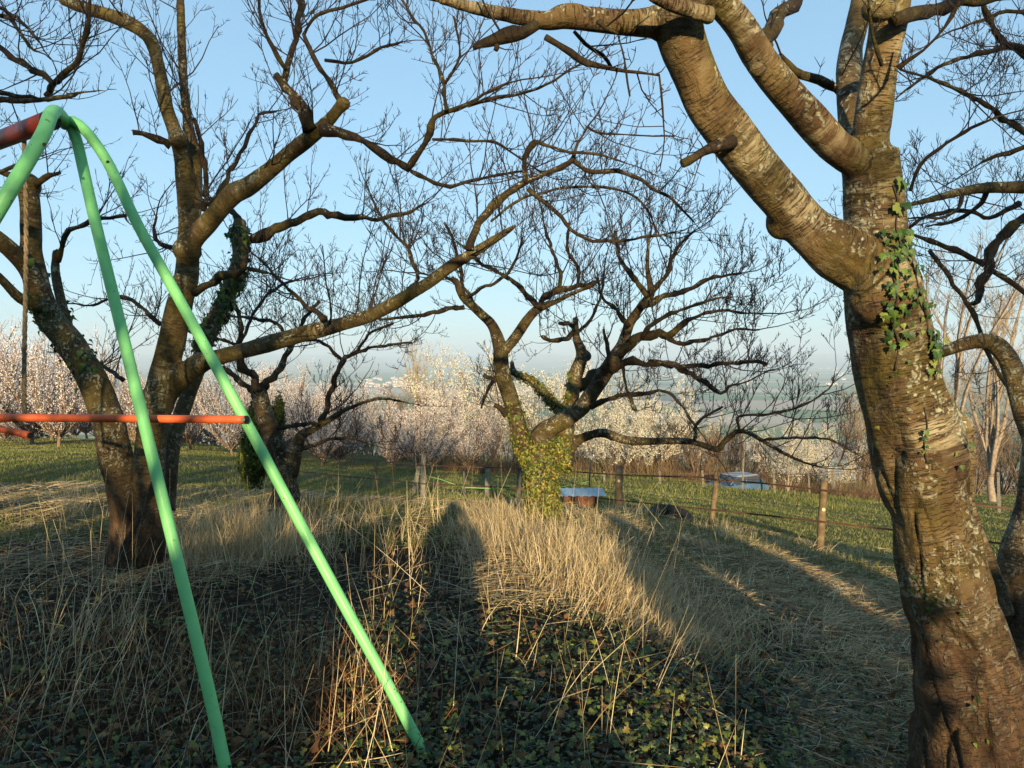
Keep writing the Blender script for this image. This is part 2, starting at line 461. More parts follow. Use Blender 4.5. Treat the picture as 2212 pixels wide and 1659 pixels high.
# ------------------------------------------------------------ ground sheet
def build_ground():
    az = np.concatenate([np.linspace(-42, 42, 220), np.linspace(45, 315, 60)])
    az = np.radians(az)
    rr = [0.0]; r = .35
    while r < 24000:
        rr.append(r); r += max(.22, r * .045)
    rr.append(24000)
    rr = np.array(rr[1:])
    A, R = np.meshgrid(az, rr)
    X, Y = R * np.sin(A), R * np.cos(A)
    Z = hz(X, Y)
    n, m = X.shape
    V = np.stack([X, Y, Z], -1).reshape(-1, 3)
    V = np.vstack([V, [[0, 0, gz(0, 0)]]])
    i = np.arange(n - 1)[:, None]; j = np.arange(m)[None, :]
    a = i * m + j; b = i * m + (j + 1) % m
    q = np.stack([a, a + m, b + m, b], -1).reshape(-1, 4)
    c = np.arange(m)
    t = np.stack([np.full(m, n * m), c, (c + 1) % m], -1)
    t = t[:, [0, 2, 1]] if False else t
    me = np_mesh('ground', V, [q, t], True)
    t_ = NT('ground_soil_grass_fields')
    pos = t_.geo()
    sep = t_.n('SeparateXYZ'); t_.l(pos, sep.inputs[0])
    X_, Y_ = sep.outputs[0], sep.outputs[1]
    flat = t_.mapping(pos, (1, 1, 0))
    dist = t_.n('VectorMath', operation='LENGTH'); t_.l(flat, dist.inputs[0]); D = dist.outputs['Value']
    n1 = t_.noise(flat, 1.1, 6, .65); n2 = t_.noise(flat, 9, 5, .7); n3 = t_.noise(flat, .16, 5, .6); n4 = t_.noise(flat, 42, 4, .7)
    soil = t_.ramp(n2, [(.3, (.016, .011, .007)), (.55, (.045, .031, .018)), (.75, (.10, .07, .038))])
    green = t_.ramp(n2, [(.3, (.06, .085, .02)), (.55, (.115, .135, .032)), (.75, (.20, .19, .07))])
    straw = t_.ramp(n2, [(.3, (.12, .085, .04)), (.7, (.30, .22, .11))])
    # matted straw and litter near, meadow further off, patches worn to straw
    patch = t_.ramp(t_.mix(.4, n1, n3), [(.44, 0), (.60, 1)])
    meadow = t_.mix(t_.math('MULTIPLY', patch, .75), green, straw)
    meadow = t_.mix(.35, meadow, t_.mix(1.0, meadow, t_.ramp(n4, [(.3, .3), (.7, 1.7)]), 'MULTIPLY'))
    nearf = t_.ramp(t_.math('ADD', t_.math('ADD', t_.math('DIVIDE', D, 20.0), t_.math('MULTIPLY', X_, .03)), t_.math('MULTIPLY', t_.math('SUBTRACT', n1, .5), .5)), [(.36, 0), (.54, 1)])
    c = t_.mix(nearf, soil, meadow)
    # orchard: worn strips along the rows of blossoming trees
    wv = t_.n('TexWave', wave_type='BANDS', bands_direction='Y'); t_.l(t_.mapping(pos, (.02, 1, 0)), wv.inputs[0])
    t_.setin(wv, Scale=.052, Distortion=2.5, Detail=3.0)
    orch = t_.math('MULTIPLY', t_.ramp(wv.outputs['Fac'], [(.45, 0), (.75, .7)]), t_.ramp(t_.math('DIVIDE', D, 100.0), [(.15, 0), (.22, 1), (.95, 1), (1, 0)]))
    orch = t_.math('MULTIPLY', orch, t_.ramp(t_.math('DIVIDE', t_.math('ADD', X_, 40.0), 60.0), [(.55, 1), (.7, 0)]))
    c = t_.mix(orch, c, t_.mix(n2, (.11, .075, .045), (.22, .16, .10)))
    # bare earth path on the left
    dx = t_.math('DIVIDE', t_.math('ADD', X_, 7.6), 3.0); dy = t_.math('DIVIDE', t_.math('SUBTRACT', Y_, 13.2), 1.5)
    rr_ = t_.math('ADD', t_.math('ADD', t_.math('MULTIPLY', dx, dx), t_.math('MULTIPLY', dy, dy)), t_.math('MULTIPLY', t_.math('SUBTRACT', n1, .5), 1.6))
    c = t_.mix(t_.ramp(rr_, [(.7, .85), (1.0, 0)]), c, t_.mix(n2, (.10, .075, .055), (.20, .15, .11)))
    # far fields
    fm = t_.mapping(t_.mix(.02, flat, t_.noise(flat, .0006, 3, .5, 0, 'Color')), (.0011, .0032, 0))
    vo = t_.n('TexVoronoi'); t_.l(fm, vo.inputs['Vector']); vo.inputs['Scale'].default_value = 1.6
    sc = t_.n('SeparateColor'); t_.l(vo.outputs['Color'], sc.inputs[0])
    fld = t_.ramp(sc.outputs[0], [(0, (.10, .17, .04)), (.25, (.42, .32, .22)), (.42, (.10, .18, .04)), (.6, (.50, .40, .28)), (.75, (.16, .22, .07)), (.9, (.04, .06, .04)), (1, (.55, .44, .33))], 'CONSTANT')
    hillm = t_.ramp(t_.math('DIVIDE', D, 20000.0), [(.42, 0), (.5, 1)])
    woods = t_.ramp(t_.noise(flat, .0012, 5, .6), [(.40, (.04, .055, .03)), (.50, (.10, .12, .06)), (.62, (.22, .19, .13))])
    fld = t_.mix(hillm, fld, woods)
    c = t_.mix(t_.ramp(t_.math('DIVIDE', D, 1000.0), [(.12, 0), (.5, 1)]), c, fld)
    t_.col(c); t_.rough(.95); t_.b.inputs['Specular IOR Level'].default_value = .1
    bh = t_.math('ADD', t_.math('MULTIPLY', n2, .6), t_.math('MULTIPLY', n4, .4))
    t_.bump(bh, 1.0, .16)
    g = link('ground', me, t_.m)
    tag(g, kind='structure')
build_ground()

# ------------------------------------------------------------ trees from measured limbs
def limb(spec, d0, d1, step):
    """[(x, y, width) ...] in frame pixels, with the depth running from d0 to d1 -> (N,4) world polyline with radii"""
    ds = [0.0]
    for a, b in zip(spec, spec[1:]): ds.append(ds[-1] + math.dist(a[:2], b[:2]))
    T = max(ds[-1], 1e-6)
    P = []
    for (x, y, w), s in zip(spec, ds):
        D = d0 + (d1 - d0) * s / T
        P.append((*at(x, y, D), w / 2 / FPX * D))
    return catmull(P, step)

def organic(name, chains, balls, voxel, smooth, bumps, origin, mat):
    """one continuous skin over overlapping tapered limbs: union, voxel remesh, smooth, bark coordinates"""
    V, F, k = [], [], 0
    ax = []
    for C in chains:
        v, q, caps, _ = tubes(C[None, :, :3], C[None, :, 3], 14, True)
        F += [f + k for f in (q, *caps)]; V.append(v); k += len(v)
        T, A, B = frames(C[:, :3])
        L = np.concatenate([[0], np.cumsum(np.linalg.norm(np.diff(C[:, :3], axis=0), axis=1))])
        ax.append((C[:, :3], C[:, 3], T, A, B, L))
    me = np_mesh('tmp', np.vstack(V), F, True)
    bm = bmesh.new(); bm.from_mesh(me)
    for (p, r, sc) in balls:
        bmesh.ops.create_icosphere(bm, subdivisions=3, radius=r, matrix=Matrix.Translation(p) @ Matrix.Diagonal((*sc, 1)))
    bm.normal_update(); bm.to_mesh(me); bm.free()
    o = bpy.data.objects.new('tmp', me); COL.objects.link(o)
    m = o.modifiers.new('r', 'REMESH'); m.mode = 'VOXEL'; m.voxel_size = voxel; m.use_smooth_shade = True
    m = o.modifiers.new('s', 'SMOOTH'); m.factor = .5; m.iterations = smooth
    dg = bpy.context.evaluated_depsgraph_get(); dg.update()
    ev = o.evaluated_get(dg)
    me2 = bpy.data.meshes.new_from_object(ev)
    bpy.data.objects.remove(o, do_unlink=True)
    n = len(me2.vertices)
    co = np.empty(n * 3, np.float32); me2.vertices.foreach_get('co', co); co = co.reshape(-1, 3).astype(float)
    no = np.empty(n * 3, np.float32); me2.vertices.foreach_get('normal', no); no = no.reshape(-1, 3)
    AP = np.vstack([a[0] for a in ax]); AR = np.concatenate([a[1] for a in ax])
    AT = np.vstack([a[2] for a in ax]); AA = np.vstack([a[3] for a in ax]); AB = np.vstack([a[4] for a in ax]); AL = np.concatenate([a[5] + 3.7 * i for i, a in enumerate(ax)])
    vec = np.empty((n, 3)); rr = np.empty(n)
    for s in range(0, n, 4000):
        c = co[s:s + 4000]
        d = np.linalg.norm(c[:, None] - AP[None], axis=2) / AR[None]
        i = np.argmin(d, 1); q = c - AP[i]
        vec[s:s + 4000] = np.stack([(q * AA[i]).sum(1), (q * AB[i]).sum(1), AL[i] + (q * AT[i]).sum(1)], -1)
        rr[s:s + 4000] = AR[i]
    disp = np.empty(n)
    for i in range(n):
        x, y, z = co[i]; a, b, l = vec[i]
        v = mnoise.noise((a * 9, b * 9, l * 2.2)) * .11 + mnoise.noise((a * 22, b * 22, l * 7)) * .05
        ridge = abs(mnoise.noise((a * 17 + 5, b * 17, l * 2.6)))
        v += mnoise.noise((a * 4 + 2, b * 4, l * 5)) * .10
        v -= (max(0, .16 - ridge) * .45) * (1.0 if z < bumps[1] else .25)
        disp[i] = v
    co = co + no * (disp * np.minimum(rr, .2) * bumps[0])[:, None]
    me2.vertices.foreach_set('co', (co - np.array(origin)).astype(np.float32).ravel())
    a = me2.attributes.new('bark', 'FLOAT_VECTOR', 'POINT'); a.data.foreach_set('vector', vec.astype(np.float32).ravel())
    me2.polygons.foreach_set('use_smooth', np.ones(len(me2.polygons), bool))
    me2.materials.clear(); me2.materials.append(mat); me2.name = name
    me2.update()
    return me2

def branch_mesh(name, C, origin, seed, mat, sides=8):
    C = C.copy()
    n = len(C)
    for i in range(n):
        p = C[i, :3] * 5.5
        k = min(1, i / 3)
        g = C[i, 3] * 1.25
        C[i, :3] += np.array([mnoise.noise(Vector(p * 1.7 + seed)), mnoise.noise(Vector(p * 1.7 + seed + 9)), mnoise.noise(Vector(p * 1.7 + seed + 17))]) * g * k
        C[i, 3] *= 1 + .55 * mnoise.noise(Vector(p * 3.2 + seed))
    v, q, caps, x = tubes(C[None, :, :3], C[None, :, 3], sides, True)
    return np_mesh(name, v - np.array(origin), [q, *caps], True, x), C

def bar_mat(): return M_BRANCH

TREE_MESH = {}
def measured_tree(key, label, base, trunk, branches, voxel, mat, twig, balls=(), bumps=(1.0, .5), group=None, name='cherry_tree'):
    """trunk / branches: lists of (spec, d0, d1). twig = (per metre, length, levels, min radius)"""
    root = empty(name, base, label, 'tree', group)
    chains = [limb(s, a, b, .05) for s, a, b in trunk]
    me = organic('trunk', chains, [((at(x, y, D)), r, sc) for x, y, D, r, sc in balls], voxel, 4, bumps, base, mat)
    tr = link('trunk', me, None, root)
    TREE_MESH[key] = (me, base)
    out = Lines()
    thin = []
    for i, (s, a, b) in enumerate(branches):
        C = limb(s, a, b, .06)
        m, C2 = branch_mesh('branch', C, base, i * 3.1 + len(key) * 7.7, M_BRANCH, 7)
        link('branch', m, M_BRANCH, root)
        thin.append(C2)
    dens, L, lev, rmin = twig
    for C in chains[1:]:
        branchlets(out, [tuple(p) for p in C[:, :3]], list(C[:, 3]), .06, 0, 7, rmin * 1.6, t0=.2, wig=.5)
    for C in thin:
        pts = [tuple(p) for p in C[:, :3]]; rad = list(C[:, 3])
        branchlets(out, pts, rad, L, lev, dens, rmin, t0=.06)
        branchlets(out, pts, rad, L * .35, 1, dens * 1.2, rmin, t0=.02)
        branchlets(out, pts, rad, .055, 0, 16, rmin * 1.5, t0=.02, wig=.5)
        # the tip goes on as a shoot
        d = np.array(pts[-1]) - np.array(pts[-3]); d /= np.linalg.norm(d)
        if rad[-1] > .012 or len(C) < 12: continue
        P, R = shoot(pts[-1], tuple(d), L * .8, min(rad[-1] * .8, .012), 6, .25, .05)
        out.add(P, R); branchlets(out, P, R, L * .5, max(1, lev - 1), 9, rmin)
    return root, out, chains

def finish_twigs(root, out, base, name='twigs'):
    me = out.mesh(name, 3, base)
    tag(link(name, me, M_TWIG, root), kind='stuff')
    return me

# --- right-hand near tree
RB = (at(2100, 1600, 3.0)[0], 2.98, gz(at(2100, 1600, 3.0)[0], 2.98) - .05)
R_tr = [
    ([(2150, 1900, 380), (2135, 1760, 320), (2110, 1600, 262), (2085, 1450, 215), (2062, 1330, 192), (2040, 1250, 182), (2020, 1150, 168), (1997, 1050, 178), (1978, 950, 184), (1957, 870, 176), (1938, 790, 162), (1922, 700, 160), (1902, 620, 160), (1892, 550, 150), (1893, 480, 132), (1890, 400, 120), (1880, 330, 122)], 3.05, 2.75),
    ([(1900, 590, 130), (1850, 562, 140), (1795, 528, 122), (1745, 492, 108), (1698, 440, 96), (1653, 390, 95), (1608, 335, 98), (1568, 275, 97), (1532, 225, 93), (1502, 165, 93), (1476, 110, 98), (1462, 55, 104), (1470, 0, 110), (1480, -60, 100)], 2.8, 2.35),
    ([(1880, 350, 100), (1850, 345, 88), (1806, 318, 76), (1751, 256, 72), (1689, 190, 68), (1638, 120, 68), (1601, 62, 62), (1561, 15, 62), (1525, -20, 66), (1490, -60, 60)], 2.75, 2.38),
    ([(1878, 350, 100), (1880, 305, 86), (1887, 256, 78), (1897, 183, 78), (1908, 110, 80), (1919, 37, 82), (1926, -40, 78), (1935, -200, 66), (1960, -400, 50)], 2.75, 2.45),
    ([(1862, 350, 66), (1842, 300, 56), (1835, 219, 52), (1835, 164, 52), (1838, 110, 50), (1849, 55, 50), (1860, -10, 48), (1885, -160, 36)], 2.95, 3.5),
    ([(1470, 20, 84), (1430, 45, 70), (1352, 50, 58), (1266, 41, 54), (1215, 40, 48), (1180, 45, 44), (1095, 31, 32), (1027, 17, 29), (958, 1, 20), (900, -14, 16)], 2.42, 2.3),
    ([(2180, 1800, 260), (2190, 1560, 170), (2196, 1400, 122), (2202, 1270, 104), (2222, 1150, 86), (2238, 1040, 74), (2240, 960, 64), (2214, 880, 52), (2196, 820, 46), (2174, 768, 40), (2140, 738, 38), (2098, 740, 32), (2045, 757, 26), (2000, 775, 22)], 3.15, 3.5),
    ([(2160, 1330, 60), (2143, 1245, 40), (2122, 1180, 32), (2104, 1130, 28), (2090, 1080, 30), (2090, 1015, 32), (2096, 962, 26)], 3.2, 3.25),
    ([(1400, -12, 24), (1440, 6, 30), (1490, 22, 34), (1540, 35, 40)], 2.2, 2.3),
    ([(2050, 1330, 100), (2060, 1200, 90), (2050, 1080, 92), (2052, 980, 92), (2040, 900, 70), (2015, 850, 55)], 2.97, 2.93),
]
R_balls = [(2066, 925, 2.93, .062, (1, 1, 1.1)), (2060, 965, 2.92, .055, (1, 1, 1)), (1690, 478, 2.72, .062, (1, 1, 1.1)), (2040, 1275, 2.9, .085, (1, .8, 1)), (2085, 1000, 2.9, .04, (1, 1, 1.3)),
           (1552, 322, 2.5, .024, (1, 1, 1)), (1230, 35, 2.38, .05, (1.5, 1, .8)), (1897, 20, 2.5, .058, (1, 1, .8)), (1905, 620, 2.72, .12, (1, 1, 1.2)), (1640, 150, 2.42, .029, (1, 1, 1))]
R_br = [
    ([(1650, 100, 40), (1660, 76, 34), (1682, 36, 32), (1715, 2, 30), (1760, -60, 26)], 2.7, 3.2),
    ([(1835, 205, 26), (1817, 197, 24), (1784, 179, 21), (1733, 157, 17), (1700, 136, 13), (1686, 118, 6)], 3.2, 3.0),
    ([(1930, 42, 40), (1963, 37, 35), (2025, 22, 32), (2080, 7, 28), (2153, -6, 26), (2300, -50, 22)], 2.5, 2.9),
    ([(1940, 148, 13), (1960, 135, 11), (1996, 110, 10), (2043, 55, 9), (2072, 4, 8), (2100, -60, 6)], 2.4, 2.2),
    ([(1905, 142, 8), (1885, 80, 7), (1880, 30, 6), (1876, -40, 6)], 2.33, 2.2),
    ([(1585, 305, 26), (1535, 324, 22), (1500, 336, 17), (1473, 347, 15)], 2.5, 2.46),
    ([(1160, 52, 30), (1130, 72, 28), (1095, 80, 24), (1060, 88, 22), (1040, 94, 20), (1026, 104, 18)], 2.32, 2.3),
    ([(1062, 86, 12), (1072, 97, 12), (1070, 106, 11)], 2.31, 2.3),
    ([(1178, 80, 14), (1230, 110, 13), (1266, 133, 11), (1320, 147, 9), (1380, 158, 6), (1424, 162, 6)], 2.35, 2.5),
    ([(1424, 162, 4), (1432, 230, 4), (1436, 300, 3), (1425, 370, 2)], 2.5, 2.6),
    ([(1335, 78, 4), (1345, 110, 5), (1352, 150, 5), (1361, 208, 4)], 2.35, 2.35),
    ([(1240, 68, 8), (1265, 95, 8), (1300, 120, 9), (1320, 148, 7)], 2.5, 2.6),
    ([(1292, 45, 11), (1310, 62, 8), (1335, 74, 5)], 2.3, 2.28),
]
rootR, outR, chR = measured_tree('R', 'largest cherry tree at the right edge, thick leaning trunk with ivy leaves and lichen', RB, R_tr, R_br, .0108, M_BARK_R, (3.5, .4, 1, .0020), R_balls, (1.25, 1.25))
finish_twigs(rootR, outR, RB)

# --- left forked tree
LB = (at(300, 1170, 5.75)[0], 5.75, gz(at(300, 1170, 5.75)[0], 5.75) - .03)
L_tr = [
    ([(295, 1215, 128), (292, 1160, 108), (286, 1104, 92), (268, 1040, 76), (250, 984, 68), (238, 930, 65), (225, 880, 63), (197, 815, 62), (152, 745, 58), (112, 694, 56), (88, 640, 52), (75, 591, 48), (66, 540, 44), (67, 513, 44), (65, 444, 42), (58, 403, 42)], 5.75, 5.4),
    ([(305, 1190, 100), (322, 1104, 84), (322, 1040, 70), (324, 984, 64), (330, 930, 64), (338, 880, 66), (346, 845, 64), (356, 796, 59), (370, 745, 58), (385, 677, 56), (398, 625, 56), (405, 575, 51), (408, 513, 48), (406, 460, 42), (401, 410, 38), (393, 342, 36), (380, 290, 33), (362, 239, 30), (352, 188, 28), (342, 137, 27), (328, 92, 28), (308, 68, 31), (267, 44, 31), (205, 24, 27), (160, 10, 25), (126, 2, 12)], 5.7, 5.2),
    ([(410, 500, 42), (418, 440, 36), (420, 342, 30), (410, 290, 26), (403, 239, 22), (396, 171, 20), (393, 102, 20), (391, 34, 18), (390, -60, 16), (395, -200, 12)], 5.4, 5.9),
    ([(408, 530, 46), (432, 503, 44), (472, 455, 42), (506, 417, 45), (530, 407, 43), (581, 369, 38), (632, 325, 36), (677, 291, 34), (714, 256, 28), (742, 220, 27)], 5.4, 4.8),
    ([(335, 880, 50), (378, 830, 47), (427, 788, 44), (478, 770, 36), (547, 752, 37), (632, 728, 36), (718, 706, 34), (760, 695, 30), (805, 680, 30), (856, 653, 31), (924, 612, 28), (975, 574, 27), (1020, 547, 24), (1070, 516, 19), (1114, 487, 13)], 5.65, 4.7),
    ([(352, 1100, 60), (366, 1053, 34), (376, 950, 34), (403, 865, 33), (427, 796, 34), (455, 711, 36), (496, 625, 36), (520, 557, 36), (515, 513, 34), (518, 474, 26)], 6.0, 6.6),
    ([(80, 620, 40), (50, 568, 38), (0, 520, 36), (-60, 480, 32)], 5.45, 5.1),
    ([(92, 660, 34), (45, 645, 24), (0, 600, 20), (-50, 560, 18)], 5.4, 5.0),
    ([(150, 735, 30), (134, 660, 22), (120, 590, 20), (122, 540, 16)], 5.6, 5.9),
]
L_br = [
    ([(369, 314, 20), (325, 297, 15), (295, 289, 12), (283, 288, 13)], 5.35, 5.2),
    ([(670, 280, 27), (649, 232, 26), (615, 191, 24), (595, 165, 14)], 4.85, 4.9),
    ([(615, 180, 16), (619, 154, 14), (636, 96, 14), (649, 51, 16), (653, 0, 14), (660, -60, 12)], 4.9, 5.3),
    ([(617, 150, 10), (600, 120, 9), (581, 89, 8), (564, 44, 7), (560, 0, 6), (548, -50, 5)], 4.9, 4.6),
    ([(656, 75, 8), (684, 137, 10), (711, 178, 12), (736, 222, 14)], 4.95, 4.8),
    ([(656, 75, 8), (684, 34, 8), (756, 10, 7), (820, -10, 6)], 5.0, 5.2),
    ([(690, 282, 26), (753, 287, 22), (805, 318, 20), (839, 342, 18), (882, 370, 17)], 4.8, 4.9),
    ([(880, 368, 15), (907, 328, 14), (934, 273, 14), (941, 256, 12), (975, 239, 11), (1010, 225, 9), (1044, 205, 8), (1098, 178, 5)], 4.9, 4.6),
    ([(1010, 230, 8), (1061, 212, 8), (1129, 202, 7), (1180, 181, 6), (1249, 140, 4)], 4.7, 4.7),
    ([(965, 238, 9), (958, 185, 9), (938, 126, 8), (914, 68, 7), (880, 20, 6), (860, -20, 5)], 4.7, 5.1),
    ([(958, 185, 6), (986, 137, 6), (992, 102, 5), (979, 34, 4)], 4.8, 4.6),
    ([(887, 369, 10), (924, 386, 9), (975, 403, 8), (1027, 386, 7), (1129, 369, 5)], 4.9, 5.0),
    ([(934, 301, 8), (1010, 304, 7), (1071, 308, 6), (1112, 335, 5), (1180, 380, 4)], 4.85, 5.2),
    ([(702, 130, 7), (760, 135, 8), (810, 110, 7), (870, 90, 4)], 5.0, 4.9),
    ([(1014, 540, 22), (1027, 496, 20), (1051, 461, 18), (1071, 437, 18), (1112, 410, 16), (1146, 386, 13), (1198, 366, 12), (1232, 352, 12), (1249, 308, 7), (1269, 273, 5)], 4.78, 4.7),
    ([(1240, 348, 11), (1276, 369, 10), (1334, 369, 9), (1386, 390, 8), (1420, 414, 7), (1458, 437, 6), (1500, 480, 4)], 4.7, 4.9),
    ([(1136, 395, 10), (1133, 342, 12), (1150, 314, 14), (1163, 308, 9), (1181, 314, 6), (1232, 328, 6), (1300, 335, 5), (1351, 352, 4)], 4.72, 4.6),
    ([(1269, 273, 5), (1290, 287, 5), (1351, 291, 4), (1458, 294, 3)], 4.7, 4.6),
    ([(1140, 408, 9), (1180, 441, 8), (1215, 468, 8), (1249, 509, 8), (1317, 523, 7), (1386, 513, 6), (1458, 502, 4)], 4.72, 5.1),
    ([(1061, 478, 5), (1112, 438, 6), (1164, 417, 6), (1249, 403, 6), (1334, 410, 6), (1386, 437, 5), (1420, 500, 3)], 4.75, 5.3),
    ([(420, 632, 20), (450, 615, 17), (478, 601, 18), (510, 588, 19), (535, 582, 10), (581, 589, 7)], 5.4, 5.0),
    ([(528, 522, 26), (581, 502, 22), (632, 479, 20), (684, 461, 18), (735, 465, 16), (805, 473, 11), (870, 462, 8), (920, 440, 5)], 6.6, 6.3),
    ([(518, 480, 18), (505, 455, 14), (470, 440, 10), (420, 400, 8), (400, 360, 5)], 6.6, 7.0),
    ([(123, 564, 15), (137, 520, 12), (154, 496, 11), (222, 475, 9), (273, 466, 7)], 5.5, 5.3),
    ([(62, 405, 18), (100, 385, 13), (130, 372, 9)], 5.4, 5.3),
    ([(58, 410, 24), (30, 385, 16), (0, 372, 12), (-50, 350, 10)], 5.4, 5.2),
    ([(440, 455, 14), (446, 380, 12), (430, 300, 10), (418, 255, 8)], 5.3, 5.6),
    ([(405, 580, 18), (380, 540, 12), (350, 530, 10), (330, 500, 8), (340, 470, 6)], 5.6, 6.0),
    ([(700, 690, 16), (640, 640, 8), (560, 560, 6)], 5.0, 5.6),
    ([(860, 650, 12), (900, 600, 9), (880, 540, 8), (830, 480, 6), (800, 420, 5)], 5.0, 5.6),
    ([(455, 445, 14), (520, 330, 9), (560, 250, 7), (600, 240, 4)], 5.3, 5.9),
    ([(265, 820, 10), (220, 790, 8), (160, 770, 6)], 5.9, 6.6),
    ([(345, 700, 12), (300, 660, 9), (260, 640, 8), (200, 660, 5)], 5.9, 6.3),
]
rootL, outL, chL = measured_tree('L', 'forked cherry tree behind the swing frame, two thick stems from one base', LB, L_tr, L_br, .017, M_BARK_L, (8.5, .62, 2, .0025), [(338, 870, 5.6, .13, (1, 1, 1)), (405, 540, 5.4, .10, (1, 1, 1)), (60, 400, 5.4, .09, (1, 1, 1)), (385, 300, 5.3, .07, (1, 1, 1)), (300, 1150, 5.75, .2, (1, 1, .8)), (742, 224, 4.8, .045, (1, 1, 1))], (.9, .6))
for C in (chL[2][20:], chL[3][8:], chL[4][18:], chL[1][60:]):
    branchlets(outL, [tuple(p) for p in C[:, :3]], [.02] * len(C), .75, 2, 6.5, .0024, t0=.0)
finish_twigs(rootL, outL, LB)

# --- left edge neighbour, its limbs reach in at the top left corner
EB = (at(-330, 1200, 4.9)[0], 4.9, gz(at(-330, 1200, 4.9)[0], 4.9) - .03)
E_tr = [([(-330, 1340, 130), (-330, 1240, 110), (-330, 1100, 90), (-325, 900, 80), (-300, 700, 72), (-290, 520, 64), (-270, 400, 50)], 4.9, 4.9),
        ([(-290, 520, 50), (-220, 330, 40), (-120, 250, 30), (-40, 220, 22), (0, 215, 18), (60, 218, 16), (137, 208, 12), (188, 198, 10), (240, 192, 6)], 4.9, 4.5)]
E_br = [([(100, 208, 14), (113, 185, 14), (85, 157, 13), (34, 130, 12), (0, 103, 11), (-60, 70, 10)], 4.6, 4.9),
        ([(108, 195, 15), (116, 181, 14), (154, 150, 12), (178, 113, 10), (188, 68, 10), (195, 34, 8), (190, -20, 6)], 4.6, 4.2),
        ([(0, 200, 10), (50, 210, 9), (120, 212, 9), (160, 205, 6)], 4.5, 4.4),
        ([(-60, 60, 12), (0, 20, 8), (60, 60, 7), (85, 90, 5)], 4.8, 4.4),
        ([(-80, 20, 14), (20, 40, 9), (60, 100, 6), (80, 110, 5)], 4.7, 4.5),
        ([(-270, 420, 36), (-180, 380, 26), (-80, 400, 18), (0, 372, 9), (50, 350, 6)], 4.9, 5.2)]
rootE, outE, chE = measured_tree('E', 'cherry tree mostly outside the left edge, thin limbs reaching in at the top left corner', EB, E_tr, E_br, .018, M_BARK_L, (8, .6, 2, .0022))
finish_twigs(rootE, outE, EB)

# --- middle ivy-covered tree
CB = (at(1170, 1112, 8.35)[0], 8.35, gz(at(1170, 1112, 8.35)[0], 8.35) - .04)
C_tr = [
    ([(1172, 1150, 90), (1170, 1112, 78), (1170, 1060, 72), (1168, 1010, 74), (1160, 965, 72)], 8.35, 8.35),
    ([(1150, 985, 60), (1130, 955, 46), (1115, 905, 37), (1098, 848, 36), (1083, 796, 34), (1079, 752, 32), (1064, 704, 25), (1030, 670, 21), (999, 639, 19), (986, 608, 15), (972, 600, 8)], 8.35, 8.0),
    ([(1080, 785, 28), (1088, 762, 24), (1112, 731, 24), (1140, 690, 22), (1163, 666, 20), (1198, 653, 14), (1232, 636, 12), (1290, 612, 8)], 8.15, 7.6),
    ([(1160, 985, 60), (1172, 935, 44), (1208, 914, 39), (1256, 882, 37), (1290, 831, 35), (1324, 779, 34), (1345, 745, 27), (1358, 704, 23), (1386, 660, 20), (1406, 632, 18), (1399, 584, 12), (1399, 540, 10), (1410, 480, 7)], 8.3, 7.8),
    ([(1205, 1010, 62), (1220, 960, 50), (1222, 910, 38), (1232, 870, 34), (1242, 813, 32), (1256, 766, 27), (1245, 731, 18), (1242, 684, 14)], 8.5, 8.7),
    ([(1225, 975, 34), (1240, 957, 25), (1266, 943, 22), (1304, 935, 22), (1351, 950, 20), (1404, 953, 18), (1488, 953, 15), (1550, 971, 14), (1561, 958, 15), (1594, 931, 13), (1623, 938, 12), (1660, 960, 11), (1714, 989, 9), (1769, 1007, 7), (1842, 1004, 5)], 8.5, 8.0),
    ([(1222, 905, 28), (1204, 882, 24), (1180, 854, 22), (1146, 820, 18), (1112, 806, 15), (1105, 779, 10)], 8.6, 9.1),
]
C_balls = [(1268, 770, 8.7, .055, (1, 1, 1.2)), (1170, 1000, 8.38, .175, (1.05, 1, 1.2)), (1170, 1075, 8.38, .175, (1, 1, 1.2)), (1322, 785, 7.95, .09, (1, 1, 1)), (1198, 985, 8.45, .14, (1, 1, 1.2))]
